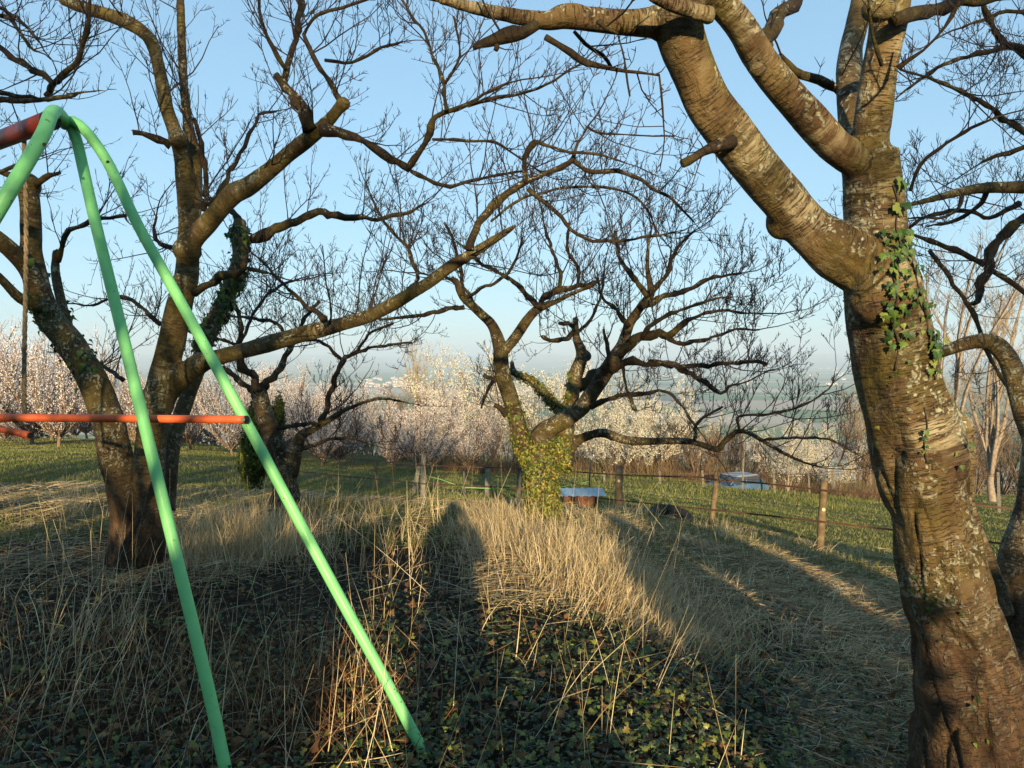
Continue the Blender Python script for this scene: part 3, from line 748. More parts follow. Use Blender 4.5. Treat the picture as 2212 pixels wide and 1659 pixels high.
C_br = [
    ([(1003, 664, 11), (965, 666, 10), (924, 680, 9), (873, 684, 7), (832, 690, 5), (780, 680, 4)], 8.0, 7.6),
    ([(999, 640, 11), (996, 591, 9), (985, 540, 8), (960, 480, 6)], 8.0, 8.3),
    ([(1010, 642, 9), (1037, 625, 8), (1078, 605, 7), (1110, 570, 6), (1130, 520, 5)], 8.0, 7.6),
    ([(1163, 666, 17), (1177, 639, 16), (1208, 625, 14), (1249, 619, 10), (1290, 608, 8)], 7.8, 8.2),
    ([(1160, 660, 13), (1140, 639, 12), (1112, 608, 10), (1078, 588, 9), (1037, 567, 7), (1000, 530, 5)], 7.8, 8.3),
    ([(1208, 625, 10), (1210, 590, 9), (1200, 560, 8), (1180, 500, 6), (1170, 450, 4)], 8.0, 8.4),
    ([(1249, 619, 8), (1245, 570, 8), (1225, 540, 7), (1230, 480, 5)], 8.1, 7.6),
    ([(1338, 765, 24), (1369, 738, 22), (1420, 721, 20), (1448, 719, 17), (1495, 686, 10), (1550, 672, 7), (1640, 678, 4)], 7.9, 7.4),
    ([(1320, 800, 20), (1345, 787, 17), (1404, 785, 16), (1451, 788, 15), (1495, 810, 13), (1532, 832, 12), (1557, 850, 11), (1575, 832, 6), (1594, 830, 5)], 8.0, 7.5),
    ([(1470, 792, 10), (1550, 788, 9), (1623, 781, 9), (1656, 786, 7)], 7.7, 7.3),
    ([(1276, 880, 12), (1317, 858, 11), (1369, 851, 10), (1430, 844, 8), (1458, 860, 7), (1492, 905, 6), (1510, 930, 4)], 8.1, 7.4),
    ([(1239, 706, 10), (1225, 698, 9), (1208, 697, 9)], 8.7, 8.6),
    ([(1242, 711, 13), (1225, 730, 12), (1187, 735, 9), (1170, 728, 7)], 8.7, 8.3),
    ([(1246, 721, 8), (1276, 687, 7), (1297, 642, 6), (1305, 590, 5)], 8.7, 9.0),
    ([(1248, 838, 27), (1283, 813, 23), (1317, 786, 19), (1350, 760, 14)], 8.65, 8.9),
    ([(1597, 928, 8), (1597, 898, 6), (1660, 894, 6), (1733, 876, 5), (1791, 839, 4), (1802, 810, 2)], 8.0, 7.8),
    ([(1650, 950, 7), (1720, 945, 6), (1790, 950, 5), (1850, 980, 3)], 8.0, 8.4),
    ([(1070, 822, 14), (1058, 815, 11), (1044, 810, 10)], 8.2, 8.1),
    ([(1095, 895, 16), (1083, 885, 13), (1070, 874, 11)], 8.25, 8.2),
    ([(1316, 790, 12), (1311, 745, 9), (1305, 712, 7)], 7.9, 7.9),
    ([(1386, 662, 16), (1440, 640, 14), (1490, 625, 11), (1540, 600, 8), (1600, 590, 5)], 7.8, 8.2),
    ([(1399, 640, 12), (1370, 600, 11), (1340, 560, 9), (1330, 500, 6)], 7.8, 8.3),
    ([(1406, 632, 12), (1440, 590, 10), (1460, 540, 8), (1500, 500, 6)], 7.8, 7.4),
    ([(1430, 720, 12), (1470, 740, 10), (1520, 735, 8), (1580, 715, 6), (1640, 712, 4)], 7.7, 8.1),
    ([(1385, 730, 11), (1420, 690, 9), (1470, 670, 8), (1530, 650, 6), (1580, 640, 4)], 7.8, 7.2),
    ([(1358, 704, 11), (1330, 670, 9), (1300, 640, 7), (1290, 600, 5)], 7.85, 8.4),
    ([(1112, 806, 9), (1075, 810, 8), (1050, 850, 6), (1040, 880, 4)], 8.9, 9.2),
    ([(1345, 787, 8), (1355, 840, 6), (1370, 880, 8), (1375, 890, 5)], 8.0, 7.8),
    ([(1030, 672, 9), (1000, 620, 7), (960, 600, 6), (900, 590, 4)], 8.0, 8.4),
    ([(1500, 952, 9), (1510, 910, 6), (1560, 880, 5)], 8.1, 8.5),
]
rootC, outC, chC = measured_tree('C', 'spreading cherry tree in the middle, short thick trunk wrapped in yellow-green ivy', CB, C_tr, C_br, .021, M_BARK_C, (6.0, .80, 3, .0034), C_balls, (1.0, .9))
for C in (chC[1][30:], chC[2][8:], chC[3][28:], chC[5][20:]):
    branchlets(outC, [tuple(p) for p in C[:, :3]], [.02] * len(C), .8, 2, 8, .0034, t0=0)
finish_twigs(rootC, outC, CB)

# --- tree behind and between
NB = (at(615, 1060, 9.6)[0], 9.6, gz(at(615, 1060, 9.6)[0], 9.6) - .04)
N_tr = [
    ([(618, 1095, 74), (615, 1053, 58), (602, 985, 46), (584, 933, 42), (568, 882, 38), (560, 835, 30)], 9.6, 9.5),
    ([(620, 1040, 40), (636, 995, 30), (649, 943, 25), (684, 923, 16), (735, 892, 13), (753, 882, 11), (822, 861, 9), (907, 875, 6), (1010, 878, 4)], 9.6, 9.0),
]
N_br = [
    ([(560, 845, 24), (545, 815, 21), (527, 793, 18), (515, 745, 13), (520, 694, 10), (500, 640, 7)], 9.5, 9.2),
    ([(565, 850, 22), (580, 822, 17), (600, 796, 15), (632, 745, 12), (650, 700, 9), (690, 650, 6)], 9.5, 9.8),
    ([(565, 880, 18), (547, 848, 15), (506, 813, 11), (478, 793, 9), (440, 790, 6)], 9.5, 9.9),
    ([(600, 925, 10), (640, 918, 9), (687, 916, 9)], 9.5, 9.2),
    ([(645, 972, 11), (680, 960, 8), (718, 950, 7), (756, 947, 5), (800, 960, 3)], 9.55, 9.0),
    ([(690, 922, 14), (703, 890, 12), (719, 832, 12), (740, 779, 11), (770, 762, 9), (839, 745, 6), (890, 740, 4)], 9.4, 9.7),
    ([(740, 779, 8), (700, 740, 7), (660, 735, 6), (600, 720, 4)], 9.6, 9.3),
    ([(632, 745, 9), (600, 700, 8), (560, 690, 7), (480, 680, 5)], 9.8, 10.3),
    ([(640, 740, 8), (700, 700, 8), (760, 690, 6), (820, 670, 4)], 9.8, 10.2),
    ([(520, 750, 8), (470, 730, 7), (420, 720, 6), (370, 700, 4)], 9.3, 9.7),
    ([(515, 745, 8), (560, 660, 7), (600, 620, 6), (650, 600, 4)], 9.3, 9.9),
    ([(770, 762, 7), (800, 720, 6), (850, 700, 5)], 9.6, 9.2),
]
rootN, outN, chN = measured_tree('N', 'smaller cherry tree standing behind the forked one, dark ivy bush against its trunk', NB, N_tr, N_br, .024, M_BARK_C, (6.5, .8, 3, .0036), (), (1.0, .9))
finish_twigs(rootN, outN, NB)

# --- right edge background cherry, limbs entering from the right
QB = (at(2420, 1300, 5.6)[0], 5.6, gz(at(2420, 1300, 5.6)[0], 5.6) - .03)
Q_tr = [([(2420, 1400, 130), (2420, 1250, 105), (2410, 1050, 92), (2400, 850, 84), (2380, 650, 74), (2350, 520, 60)], 5.6, 5.6),
        ([(2360, 540, 54), (2320, 440, 44), (2260, 405, 34), (2212, 405, 30), (2134, 405, 26), (2080, 413, 22), (2025, 427, 18), (1959, 444, 12)], 5.6, 5.2)]
Q_br = [
    ([(2250, 430, 26), (2212, 471, 24), (2171, 511, 22), (2131, 570, 22), (2120, 613, 19), (2109, 650, 13), (2091, 657, 7)], 5.5, 5.2),
    ([(2127, 572, 13), (2061, 540, 12), (1988, 515, 9), (1940, 500, 5)], 5.3, 5.5),
    ([(2131, 577, 13), (2182, 606, 12), (2212, 628, 11), (2260, 660, 8)], 5.3, 5.1),
    ([(2300, 200, 30), (2212, 110, 20), (2171, 106, 16), (2098, 117, 10), (2025, 146, 8), (1945, 205, 4)], 5.6, 5.3),
    ([(2123, 5, 12), (2142, 55, 13), (2175, 95, 14), (2212, 113, 16), (2300, 190, 20)], 5.0, 5.5),
    ([(1945, 150, 5), (2043, 183, 8), (2116, 219, 11), (2171, 256, 13), (2212, 285, 14), (2300, 330, 20)], 5.1, 5.6),
    ([(1966, 413, 8), (1988, 358, 8), (2047, 307, 8), (2098, 274, 7), (2156, 252, 5)], 5.3, 5.0),
    ([(2007, 540, 9), (2061, 613, 10), (2098, 668, 10), (2127, 745, 9), (2153, 796, 8), (2186, 854, 5)], 5.3, 5.0),
    ([(2134, 405, 12), (2120, 440, 10), (2080, 470, 8), (2000, 490, 5)], 5.4, 5.7),
    ([(2080, 413, 10), (2070, 450, 8), (2030, 470, 6), (1970, 470, 4)], 5.3, 5.0),
    ([(1945, 505, 6), (2000, 470, 8), (2080, 455, 9), (2140, 470, 10), (2200, 440, 12)], 5.6, 5.8),
    ([(2300, 330, 22), (2230, 320, 14), (2180, 330, 10), (2120, 350, 6)], 5.8, 6.2),
    ([(2320, 60, 22), (2220, 30, 12), (2160, 30, 9), (2080, 60, 5)], 5.8, 6.2),
]
rootQ, outQ, chQ = measured_tree('Q', 'bare cherry tree just outside the right edge, arching limbs behind the largest trunk', QB, Q_tr, Q_br, .02, M_BARK_L, (6, .6, 3, .0022))
finish_twigs(rootQ, outQ, QB)
# ------------------------------------------------------------ procedural trees for the background
def bush_mesh(name, H, spread, stems, lev, dens, rmin, up, seed, blossom=0, bsize=.03, L1=.5, droop=0.0, trunk=0.0, tr=.07, tipr=.4, wands=False):
    """bare or blossoming crown: returns (wood mesh, blossom mesh or None, trunk mesh or None)"""
    st = random.getstate(); random.seed(seed)
    out = Lines(); pts_b = []
    lines = []
    tl = Lines()
    if trunk > 0:
        P, R = shoot((0, 0, -.15), (random.uniform(-.1, .1), random.uniform(-.1, .1), 1), trunk + .15, tr, 6, .12, .1, .75)
        tl.add(P, R); top = P[-1]
    else: top = (0, 0, 0)
    for i in range(stems):
        a = 2 * math.pi * (i + random.random() * .7) / stems
        e = random.uniform(.35, 1.0) if spread > 0 else random.uniform(1.0, 1.4)
        tilt = abs(spread) * random.uniform(.35, 1.0)
        d = (math.cos(a) * tilt, math.sin(a) * tilt, 1.0)
        o = (top[0] + (0 if trunk else math.cos(a) * abs(spread) * H * .12), top[1] + (0 if trunk else math.sin(a) * abs(spread) * H * .12), top[2] - .05)
        L = (H - trunk) * random.uniform(.7, 1.05) * math.sqrt(1 + tilt * tilt * .5)
        P, R = shoot(o, d, L, (tr * .6 if trunk else rmin * 4), 8, .16, up, tipr)
        out.add(P, R); lines.append((P, R))
    tw = Lines()
    for P, R in lines:
        branchlets(tw, P, R, L1, lev, dens, rmin, up, .26, .12)
    for n, L in tw.g.items():
        out.g.setdefault(n, []).extend(L)
    wood = out.mesh(name + '_wood', 3)
    bl = None
    if blossom:
        segs = []
        for n, L in out.g.items():
            if n < 3: continue
            for P, R in L:
                if R[0] > rmin * 2.6 and not wands: continue
                P = np.array(P); segs.append((P[:-1], P[1:]))
        A = np.vstack([s[0] for s in segs]); B = np.vstack([s[1] for s in segs])
        ln = np.linalg.norm(B - A, axis=1); rg = np.random.default_rng(seed)
        i = rg.choice(len(A), blossom, p=ln / ln.sum()); t = rg.random((blossom, 1))
        C = A[i] + (B[i] - A[i]) * t + rg.normal(0, bsize * .5, (blossom, 3))
        bl = scatter_quads(name + '_blossom', C, bsize, rg)
    trm = tl.mesh(name + '_trunk', 7) if trunk else None
    random.setstate(st)
    return wood, bl, trm

def scatter_quads(name, C, size, rg, tint=None):
    n = len(C)
    N = rg.normal(0, 1, (n, 3)); N /= np.linalg.norm(N, axis=1, keepdims=True)
    U = np.cross(N, rg.normal(0, 1, (n, 3))); U /= np.maximum(np.linalg.norm(U, axis=1, keepdims=True), 1e-6)
    W = np.cross(N, U)
    s = (size * rg.uniform(.55, 1.2, (n, 1))) * .5
    bulge = N * s * .5
    V = np.stack([C - U * s, C - W * s * .9 + bulge, C + U * s, C + W * s * .9 + bulge], 1).reshape(-1, 3)
    q = np.arange(n * 4).reshape(n, 4)
    t = np.repeat(rg.random(n) if tint is None else tint, 4)
    return np_mesh(name, V, [q], False, None, t)

M_PINK = tinted('pink_white_blossom', [(0, (.78, .64, .62)), (.4, (.90, .84, .81)), (1, (.94, .92, .89))], .35, .7)
M_WHITE = tinted('white_blossom', [(0, (.62, .58, .40)), (.4, (.84, .81, .66)), (1, (.92, .90, .82))], .3, .7)

def put(kind, meshes, mats, name, label, cat, group, x, y, rz, s, dz=0.0, parts=('branches', 'blossom', 'trunk')):
    r = empty(name, (x, y, gz(x, y) + dz), label, cat, group, None, rz)
    r.scale = (s, s, s)
    for m, mt, pn in zip(meshes, mats, parts):
        if m is None: continue
        o = link(pn, m, mt, r)
        if pn != 'trunk': o['kind'] = 'stuff'
    return r

# pink orchard rows on the left
ORCH = [bush_mesh('orchard%d' % k, 3.3 + .35 * (k % 3), 1.9, 21, 1, 6.0, .008, .20, 50 + k, 10500, .054, 1.15, trunk=.42, tr=.085, wands=True) for k in range(4)]
rows = [(34, 4.0, -24.5, -6.4), (39.5, 4.0, -28.5, -4.0), (45.5, 4.1, -32, -5.4), (52, 4.2, -37, -5.8), (60, 4.3, -43, -6), (70, 4.5, -51, -7)]
wordrow = ['nearest', 'second', 'third', 'fourth', 'fifth', 'last']
for ri, (y0, dx, xa, xb) in enumerate(rows):
    n = int((xb - xa) / dx)
    for k in range(n + 1):
        x = xa + k * dx + random.uniform(-.5, .5); y = y0 + random.uniform(-.6, .6)
        side = ['first', 'second', 'third', 'fourth', 'fifth', 'sixth', 'seventh', 'eighth', 'ninth', 'tenth', 'eleventh', 'twelfth', 'thirteenth'][k]
        put('o', ORCH[(k * 3 + ri) % 4], (M_BGTWIG, M_PINK, M_BGTWIG), 'blossoming_tree',
            '%s tree from the left in the %s pink-white blossoming orchard row' % (side, wordrow[ri]), 'tree',
            'blossoming trees of the %s orchard row' % wordrow[ri], x, y, random.uniform(0, 6.28), random.uniform(.9, 1.15) * (.93 if ri else .86) * (1.3 if x < -.58 * y else 1))
p = ground_at(905, 37.5)
put('o', ORCH[1], (M_BGTWIG, M_PINK, M_BGTWIG), 'blossoming_tree', 'low round blossoming tree directly behind the tall grey fence post', 'tree', None, p[0], p[1], .6, .92)
p = ground_at(1010, 41)
put('o', ORCH[2], (M_BGTWIG, M_PINK, M_BGTWIG), 'blossoming_tree', 'pink-white blossoming tree just left of the ivy-wrapped trunk', 'tree', None, p[0], p[1], 2.6, .95)

# white blossoming plums and bare scrub behind the paddock
PLUM = [bush_mesh('plum%d' % k, 5.2, .8, 13, 2, 3.0, .009, .05, 80 + k, 14000, .062, 1.5, tipr=.3) for k in range(3)]
plums = [(975, 52, 1.35, 'tall white blossoming plum rising behind the pink orchard, left of the ivy-wrapped trunk'),
         (1090, 55, 1.30, 'white blossoming plum seen between the two left limbs of the middle tree'),
         (1165, 50, 1.40, 'tallest white blossoming plum, seen through the crotch of the middle tree'),
         (1265, 46, 1.02, 'white blossoming plum right of the ivy-wrapped trunk above the rusty trough'),
         (1330, 41, .84, 'white blossoming plum behind the first round fence post'),
         (1400, 45, .98, 'yellowish white plum in bloom behind the long low limb'),
         (1475, 50, .80, 'white plum in bloom left of the blue car, thin flowers over brown scrub'),
         (1705, 43, .70, 'bright white blossoming plum between the second and third round fence post'),
         (1800, 46, .78, 'white blossoming plum closest to the largest trunk'),
         (1640, 52, .62, 'small white plum behind the one above the blue car')]
for i, (px, D, s, lb) in enumerate(plums):
    p = ground_at(px, D)
    put('p', PLUM[i % 3], (M_BGTWIG, M_WHITE, None), 'plum_tree', lb, 'tree', 'white plums in bloom behind the paddock', p[0], p[1], i * 1.3, s)
SCRUB = [bush_mesh('scrub%d' % k, 4.2, .55, 16, 2, 3.6, .011, .10, 110 + k, 0, .05, 1.1, tipr=.4) for k in range(3)]
scrubs = [(1050, 47, .80, 0, 'dark brown bare shrub left of the ivy-wrapped trunk'), (1130, 46, .7, 0, 'low bare shrub hidden behind the ivy-wrapped trunk'), (1230, 50, .8, 0, 'brown scrub under the white plum by the rusty trough'),
          (1350, 49, .95, 0, 'brown bare scrub behind the first round fence post'), (1440, 47, .9, 0, 'brown bare scrub between two white plums'),
          (1510, 45, .85, 2, 'tan bare scrub directly left of the blue car'), (1570, 49, .85, 2, 'tan bare thicket above the blue car roof'), (1620, 47, .75, 2, 'tan bare thicket right of the blue car'),
          (1665, 52, .78, 2, 'tall tan thicket left of the bright white plum'), (1745, 50, .72, 1, 'brown scrub between the two right plums'),
          (1862, 56, 1.35, 1, 'tall red-brown bare bush left of the largest trunk'), (1895, 60, 1.5, 1, 'red-brown bare bush half hidden by the largest trunk'),
          (2105, 62, 1.45, 1, 'red-brown bare bush right of the largest trunk'), (2160, 68, 1.7, 2, 'tan bare bush beside the pale poplar'), (2230, 64, 1.7, 1, 'red-brown bare bush at the right edge beyond the field'),
          (870, 62, 1.4, 2, 'tan bare thicket above the pink orchard, left of the plums'), (800, 85, 1.2, 0, 'brown bare bush on the skyline left of the plums'), (740, 88, 1.3, 2, 'tan bare bush on the skyline above the orchard'),
          (620, 90, 1.3, 0, 'brown bare bush on the skyline behind the smaller cherry tree'), (1540, 62, .7, 2, 'tan thicket behind the blue car thicket'), (1450, 64, .85, 0, 'brown thicket on the skyline behind the plums')]
for i, (px, D, s, mt, lb) in enumerate(scrubs):
    p = ground_at(px, D)
    put('s', (SCRUB[i % 3][0],), ((M_BGTWIG, M_REDTWIG, M_TANTWIG)[mt],), 'bare_shrub', lb, 'shrub', 'bare shrubs around the paddock', p[0], p[1], i * 1.7, s, -.1)
# materials are per mesh: shrubs of another colour get their own copy of the mesh
for o in bpy.data.objects:
    if o.parent and o.parent.name.startswith('bare_shrub'):
        pass
BARE = [bush_mesh('bare%d' % k, 11, .42, 7, 3, 1.2, .014, .08, 140 + k, 0, .05, 3.2, trunk=2.2, tr=.2) for k in range(2)]
for i, (px, D, s, lb, mt) in enumerate([(915, 62, .84, 'pale bare tree with a rounded crown above the white plums', M_TANTWIG), (1870, 75, .9, 'fine bare tree whose crown shows just left of the largest trunk', M_TANTWIG), (700, 95, .8, 'faint bare tree on the skyline above the orchard', M_TANTWIG)]):
    p = ground_at(px, D)
    put('b', (BARE[i % 2][0], None, BARE[i % 2][2]), (mt, None, mt), 'bare_tree', lb, 'tree', None, p[0], p[1], i * 2.0, s)
POP = bush_mesh('poplar', 14, .42, 7, 3, 1.0, .011, .07, 171, 0, .05, 3.4, trunk=1.6, tr=.24)
for px, D, s, lb in [(2055, 38, 1.0, 'tall pale barked poplar with several stems right of the largest trunk'), (2150, 52, 1.15, 'pale barked poplar behind the tall one at the right edge')]:
    p = ground_at(px, D)
    put('b', (POP[0], None, POP[2]), (M_PALEBARK, None, M_PALEBARK), 'poplar_tree', lb, 'tree', None, p[0], p[1], .6 + px, s)
# young pale stem with slanting branches behind the paddock fence
p = ground_at(1705, 41)
pl = empty('birch_sapling', p, 'slender pale sapling with slanting branches, right of the blue car', 'tree')
ls = Lines()
for dd, L, r in (((0, 0, 1), 3.4, .05), ((.6, .1, 1), 1.2, .03), ((-.3, .1, 1), 2.0, .025)):
    P_, R_ = shoot((0, 0, 0), dd, L, r, 7, .1, .05, .3); ls.add(P_, R_)
link('trunk', ls.mesh('trunk', 6), M_PALEBARK, pl)

# far woods between orchard and plain
def far_woods():
    rg = np.random.default_rng(5)
    C = []
    for k in range(260):
        az = math.radians(rg.uniform(-36, 36)); D = rg.uniform(100, 260)
        x, y = D * math.sin(az), D * math.cos(az)
        if az > math.radians(12) and az < math.radians(24): continue
        h = rg.uniform(5, 9); w = rg.uniform(3, 6)
        n = 260
        q = rg.normal(0, 1, (n, 3)); q /= np.linalg.norm(q, axis=1, keepdims=True); q *= rg.random((n, 1)) ** .4
        q[:, 0] *= w * .5; q[:, 1] *= w * .5; q[:, 2] = q[:, 2] * h * .45 + h * .5
        C.append(q + np.array([x, y, gz(x, y)]))
    C = np.vstack(C)
    me = scatter_quads('far_woods', C, .55, rg)
    m = tinted('far_woods_twigs', [(0, (.06, .05, .03)), (.5, (.14, .11, .07)), (1, (.20, .17, .10))], .1)
    tag(link('far_woods', me, m), 'brown leafless woodland on the slope below the orchard', 'woodland', None, 'stuff')
far_woods()

# far villages: small pale houses on the plain and the hills
def house_mesh():
    w, d, h, r = 6, 4.5, 5.5, 2.6
    V = [(-w, -d, -3), (w, -d, -3), (w, d, -3), (-w, d, -3), (-w, -d, h), (w, -d, h), (w, d, h), (-w, d, h)]
    F = [(0, 1, 5, 4), (1, 2, 6, 5), (2, 3, 7, 6), (3, 0, 4, 7)]
    wall = bpy.data.meshes.new('wall'); wall.from_pydata(V, [], F)
    V2 = [(-w - .4, -d - .5, h - .2), (w + .4, -d - .5, h - .2), (w + .4, d + .5, h - .2), (-w - .4, d + .5, h - .2), (-w - .4, 0, h + r), (w + .4, 0, h + r)]
    roof = bpy.data.meshes.new('roof'); roof.from_pydata(V2, [], [(0, 1, 5, 4), (2, 3, 4, 5), (1, 2, 5), (3, 0, 4), (3, 2, 1, 0)])
    return wall, roof
HW, HR = house_mesh()
M_WALL = simple('pale_render', [(.3, (.55, .50, .44)), (.7, (.70, .66, .60))], .05, .9)
M_ROOF = simple('roof_tiles', [(.3, (.38, .22, .16)), (.7, (.48, .30, .22))], .08, .9)
rg = random.Random(9)
clusters = [((790, 900), (3000, 4200), 46, 'the village left of the white plums'), ((1000, 1110), (5200, 6800), 22, 'the far village between the middle limbs'),
            ((1380, 1530), (4200, 6500), 20, 'the hamlet right of the middle tree'), ((1560, 1830), (3200, 7600), 26, 'the scattered farms on the open plain'), ((1290, 1420), (9800, 12500), 20, 'the pale village on the far hillside'),
            ((1700, 1830), (11500, 13500), 16, 'the village on the far ridge left of the largest trunk'), ((940, 1120), (11000, 13000), 20, 'the hillside houses above the orchard')]
for (a, b), (d0, d1), n, where in clusters:
    for k in range(n):
        px = rg.uniform(a, b); D = rg.uniform(d0, d1)
        x = (px - CX) / FPX * D
        r = empty('house', (x, D, gz(x, D)), 'small pale house of ' + where, 'house', 'houses of ' + where, None, rg.uniform(-.5, .5))
        s = rg.uniform(.6, 1.15) * (1 + D / 14000); r.scale = (s * 1.2, s, s)
        link('wall', HW, M_WALL, r); link('roof', HR, M_ROOF, r)
p = ((1795 - CX) / FPX * 3300, 3300)
r = empty('farm_shed', (p[0], p[1], gz(*p)), 'long white farm shed alone on the plain left of the largest trunk', 'shed', None, None, .1)
r.scale = (4.2, 2.2, 1.3); link('wall', HW, M_WALL, r); link('roof', HR, M_WALL if False else M_ROOF, r)

# ------------------------------------------------------------ near things
def join_mesh(name, boxes, bevel=.0, bev_seg=2):
    bm = bmesh.new()
    for (c, s, rot) in boxes:
        m = Matrix.Translation(c) @ Matrix.Rotation(rot[2], 4, 'Z') @ Matrix.Rotation(rot[1], 4, 'Y') @ Matrix.Rotation(rot[0], 4, 'X') @ Matrix.Diagonal((*s, 1))
        bmesh.ops.create_cube(bm, size=1, matrix=m)
    if bevel: bmesh.ops.bevel(bm, geom=bm.edges[:], offset=bevel, segments=bev_seg, affect='EDGES', profile=.6)
    me = bpy.data.meshes.new(name); bm.to_mesh(me); bm.free()
    return me

def tube_part(name, P, origin, mat, parent, sides=20, cap=True, smooth=True):
    C = np.asarray(P, float)
    v, q, caps, x = tubes(C[None, :, :3], C[None, :, 3], sides, cap)
    me = np_mesh(name, v - np.array(origin), [q, *caps], smooth, x)
    for pl in me.polygons:
        if len(pl.vertices) > 4: pl.use_smooth = False
    return link(name, me, mat, parent)

# swing frame
SW = at(130, 262, 3.25); SB = (SW[0], SW[1], gz(SW[0], SW[1]))
swing = empty('swing_frame', SB, 'mint green tubular swing frame with orange crossbar and dark red top beam', 'swing frame')
def pix_tube(spec, rad, step=.04):
    P = [(*at(x, y, D), rad) for x, y, D in spec]
    return catmull(P, step)
RL = .0215
b0, b1 = np.array(at(104, 262, 3.18)), np.array(at(-40, 318, 3.75))
dirb = (b1 - b0) / np.linalg.norm(b1 - b0)
beam = np.array([[*(b0 + dirb * t), .040] for t in np.linspace(-.02, 2.4, 12)])
tube_part('top_beam', beam, SB, M_RED, swing, 28)
legA = pix_tube([(142, 268, 3.32), (128, 247, 3.22), (112, 244, 3.10), (93, 290, 2.98), (48, 368, 2.9), (0, 447, 2.85), (-120, 650, 2.80), (-260, 895, 2.76), (-480, 1290, 2.7), (-640, 1590, 2.66)], .0275)
tube_part('leg', legA, SB, M_GREEN, swing)
legB = pix_tube([(140, 262, 3.34), (152, 270, 3.33), (166, 305, 3.32), (181, 370, 3.28), (206, 480, 3.22), (250, 660, 3.14), (300, 868, 3.06), (360, 1115, 2.98), (412, 1330, 2.92), (455, 1510, 2.87), (493, 1690, 2.82)], RL + .0015)
tube_part('leg', legB, SB, M_GREEN, swing)
legC = pix_tube([(138, 266, 3.30), (158, 262, 3.30), (182, 280, 3.30), (208, 312, 3.30), (243, 370, 3.30), (300, 490, 3.27), (390, 652, 3.23), (520, 890, 3.18), (640, 1115, 3.14), (745, 1310, 3.10), (840, 1482, 3.06), (924, 1642, 3.03), (960, 1700, 3.0)], RL + .001)
tube_part('leg', legC, SB, M_GREEN, swing)
bar = pix_tube([(-300, 901, 3.10), (0, 902.5, 3.145), (250, 904, 3.17), (532, 906.5, 3.135)], .0165)
tube_part('crossbar', bar, SB, M_ORANGE, swing, 20)
def disc(name, p, n, r, th, mat, parent, origin, seg=16):
    n = Vector(n).normalized()
    bm = bmesh.new()
    bmesh.ops.create_cone(bm, cap_ends=True, segments=seg, radius1=r, radius2=r * .85, depth=th, matrix=Matrix.Translation(Vector(p) - Vector(origin)) @ n.to_track_quat('Z', 'Y').to_matrix().to_4x4())
    me = bpy.data.meshes.new(name); bm.to_mesh(me); bm.free()
    return link(name, me, mat, parent)
for x, y, D in ((96, 312, 2.955), (233, 350, 3.30)):
    q = Vector(at(x, y, D)); n = Vector((0, 0, EYE)) - q; n.normalize()
    disc('bolt_hole', tuple(q + n * .0225), n, .0072, .005, M_BLACK, swing, SB)
q = Vector(at(525, 906.5, 3.10)); disc('crossbar_bolt', tuple(q + (Vector((0, 0, EYE)) - q).normalized() * .0), Vector((0, 0, EYE)) - q, .009, .012, M_RUSTMETAL, swing, SB)
q = Vector(at(-300, 901, 3.1))
tube_part('end_cap', pix_tube([(531, 906.5, 3.135), (534, 906.5, 3.133)], .0168), SB, M_BLACK, swing)
tube_part('beam_cap', np.array([[*(b0 - dirb * t), .041] for t in (.018, .03)]), SB, M_BLACK, swing, 28)
pin = pix_tube([(118, 256, 3.2), (126, 234, 3.2)], .005); tube_part('lock_pin', pin, SB, M_RUSTMETAL, swing, 8)

# trapeze hanging from the beam by ropes
tb = b0 + dirb * .26
TB = (tb[0], tb[1], tb[2])
rp_top = Vector(at(52, 300, 3.42)); rp_bot = Vector(at(56, 896, 3.42))
trap = empty('trapeze', (rp_bot.x, rp_bot.y, gz(rp_bot.x, rp_bot.y)), 'trapeze with an orange bar hanging on a frayed brown rope from the swing beam', 'trapeze')
TO = tuple(trap.location)
for off in (0.0, 1.0):
    dv = Vector(dirb) * .0 + Vector((-.62, .02, 0)) * off
    for k in range(3):
        C = []
        for i in range(60):
            t = i / 59; a = t * 62 + k * 2.094
            q = rp_top.lerp(rp_bot, t) + dv
            sw = .007 * math.sin(t * 5)
            C.append([q.x + .005 * math.cos(a) + sw, q.y + .005 * math.sin(a), q.z, .0058])
        tube_part('rope_strand', C, TO, M_ROPE, trap, 7)
    bm = bmesh.new()
    R1, r1, q = .026, .0042, rp_bot + dv - Vector((-.004, 0, .022))
    vs = [[bm.verts.new(((R1 + r1 * math.cos(b)) * math.cos(a) + q.x - TO[0], r1 * math.sin(b) + q.y - TO[1], (R1 + r1 * math.cos(b)) * math.sin(a) + q.z - TO[2])) for b in [j * math.pi / 4 for j in range(8)]] for a in [i * math.pi / 10 for i in range(20)]]
    for i in range(20):
        for j in range(8): bm.faces.new((vs[i][j], vs[(i + 1) % 20][j], vs[(i + 1) % 20][(j + 1) % 8], vs[i][(j + 1) % 8]))
    me = bpy.data.meshes.new('ring'); bm.to_mesh(me); bm.free(); link('ring', me, M_RUSTMETAL, trap)
e1 = np.array(at(62, 940, 3.36)); e0 = np.array(at(-60, 914, 3.42)); ed = (e0 - e1) / np.linalg.norm(e0 - e1)
tube_part('trapeze_bar', np.array([[*(e1 + ed * t), .0155] for t in np.linspace(0, .72, 6)]), TO, M_ORANGE, trap)
tube_part('bar_end', np.array([[*(e1 - ed * t), .0165] for t in (-.03, -.012, .006)]), TO, M_ORANGE, trap)
tube_part('bar_plug', np.array([[*(e1 - ed * t), .0135] for t in (.004, .012)]), TO, M_BLACK, trap)

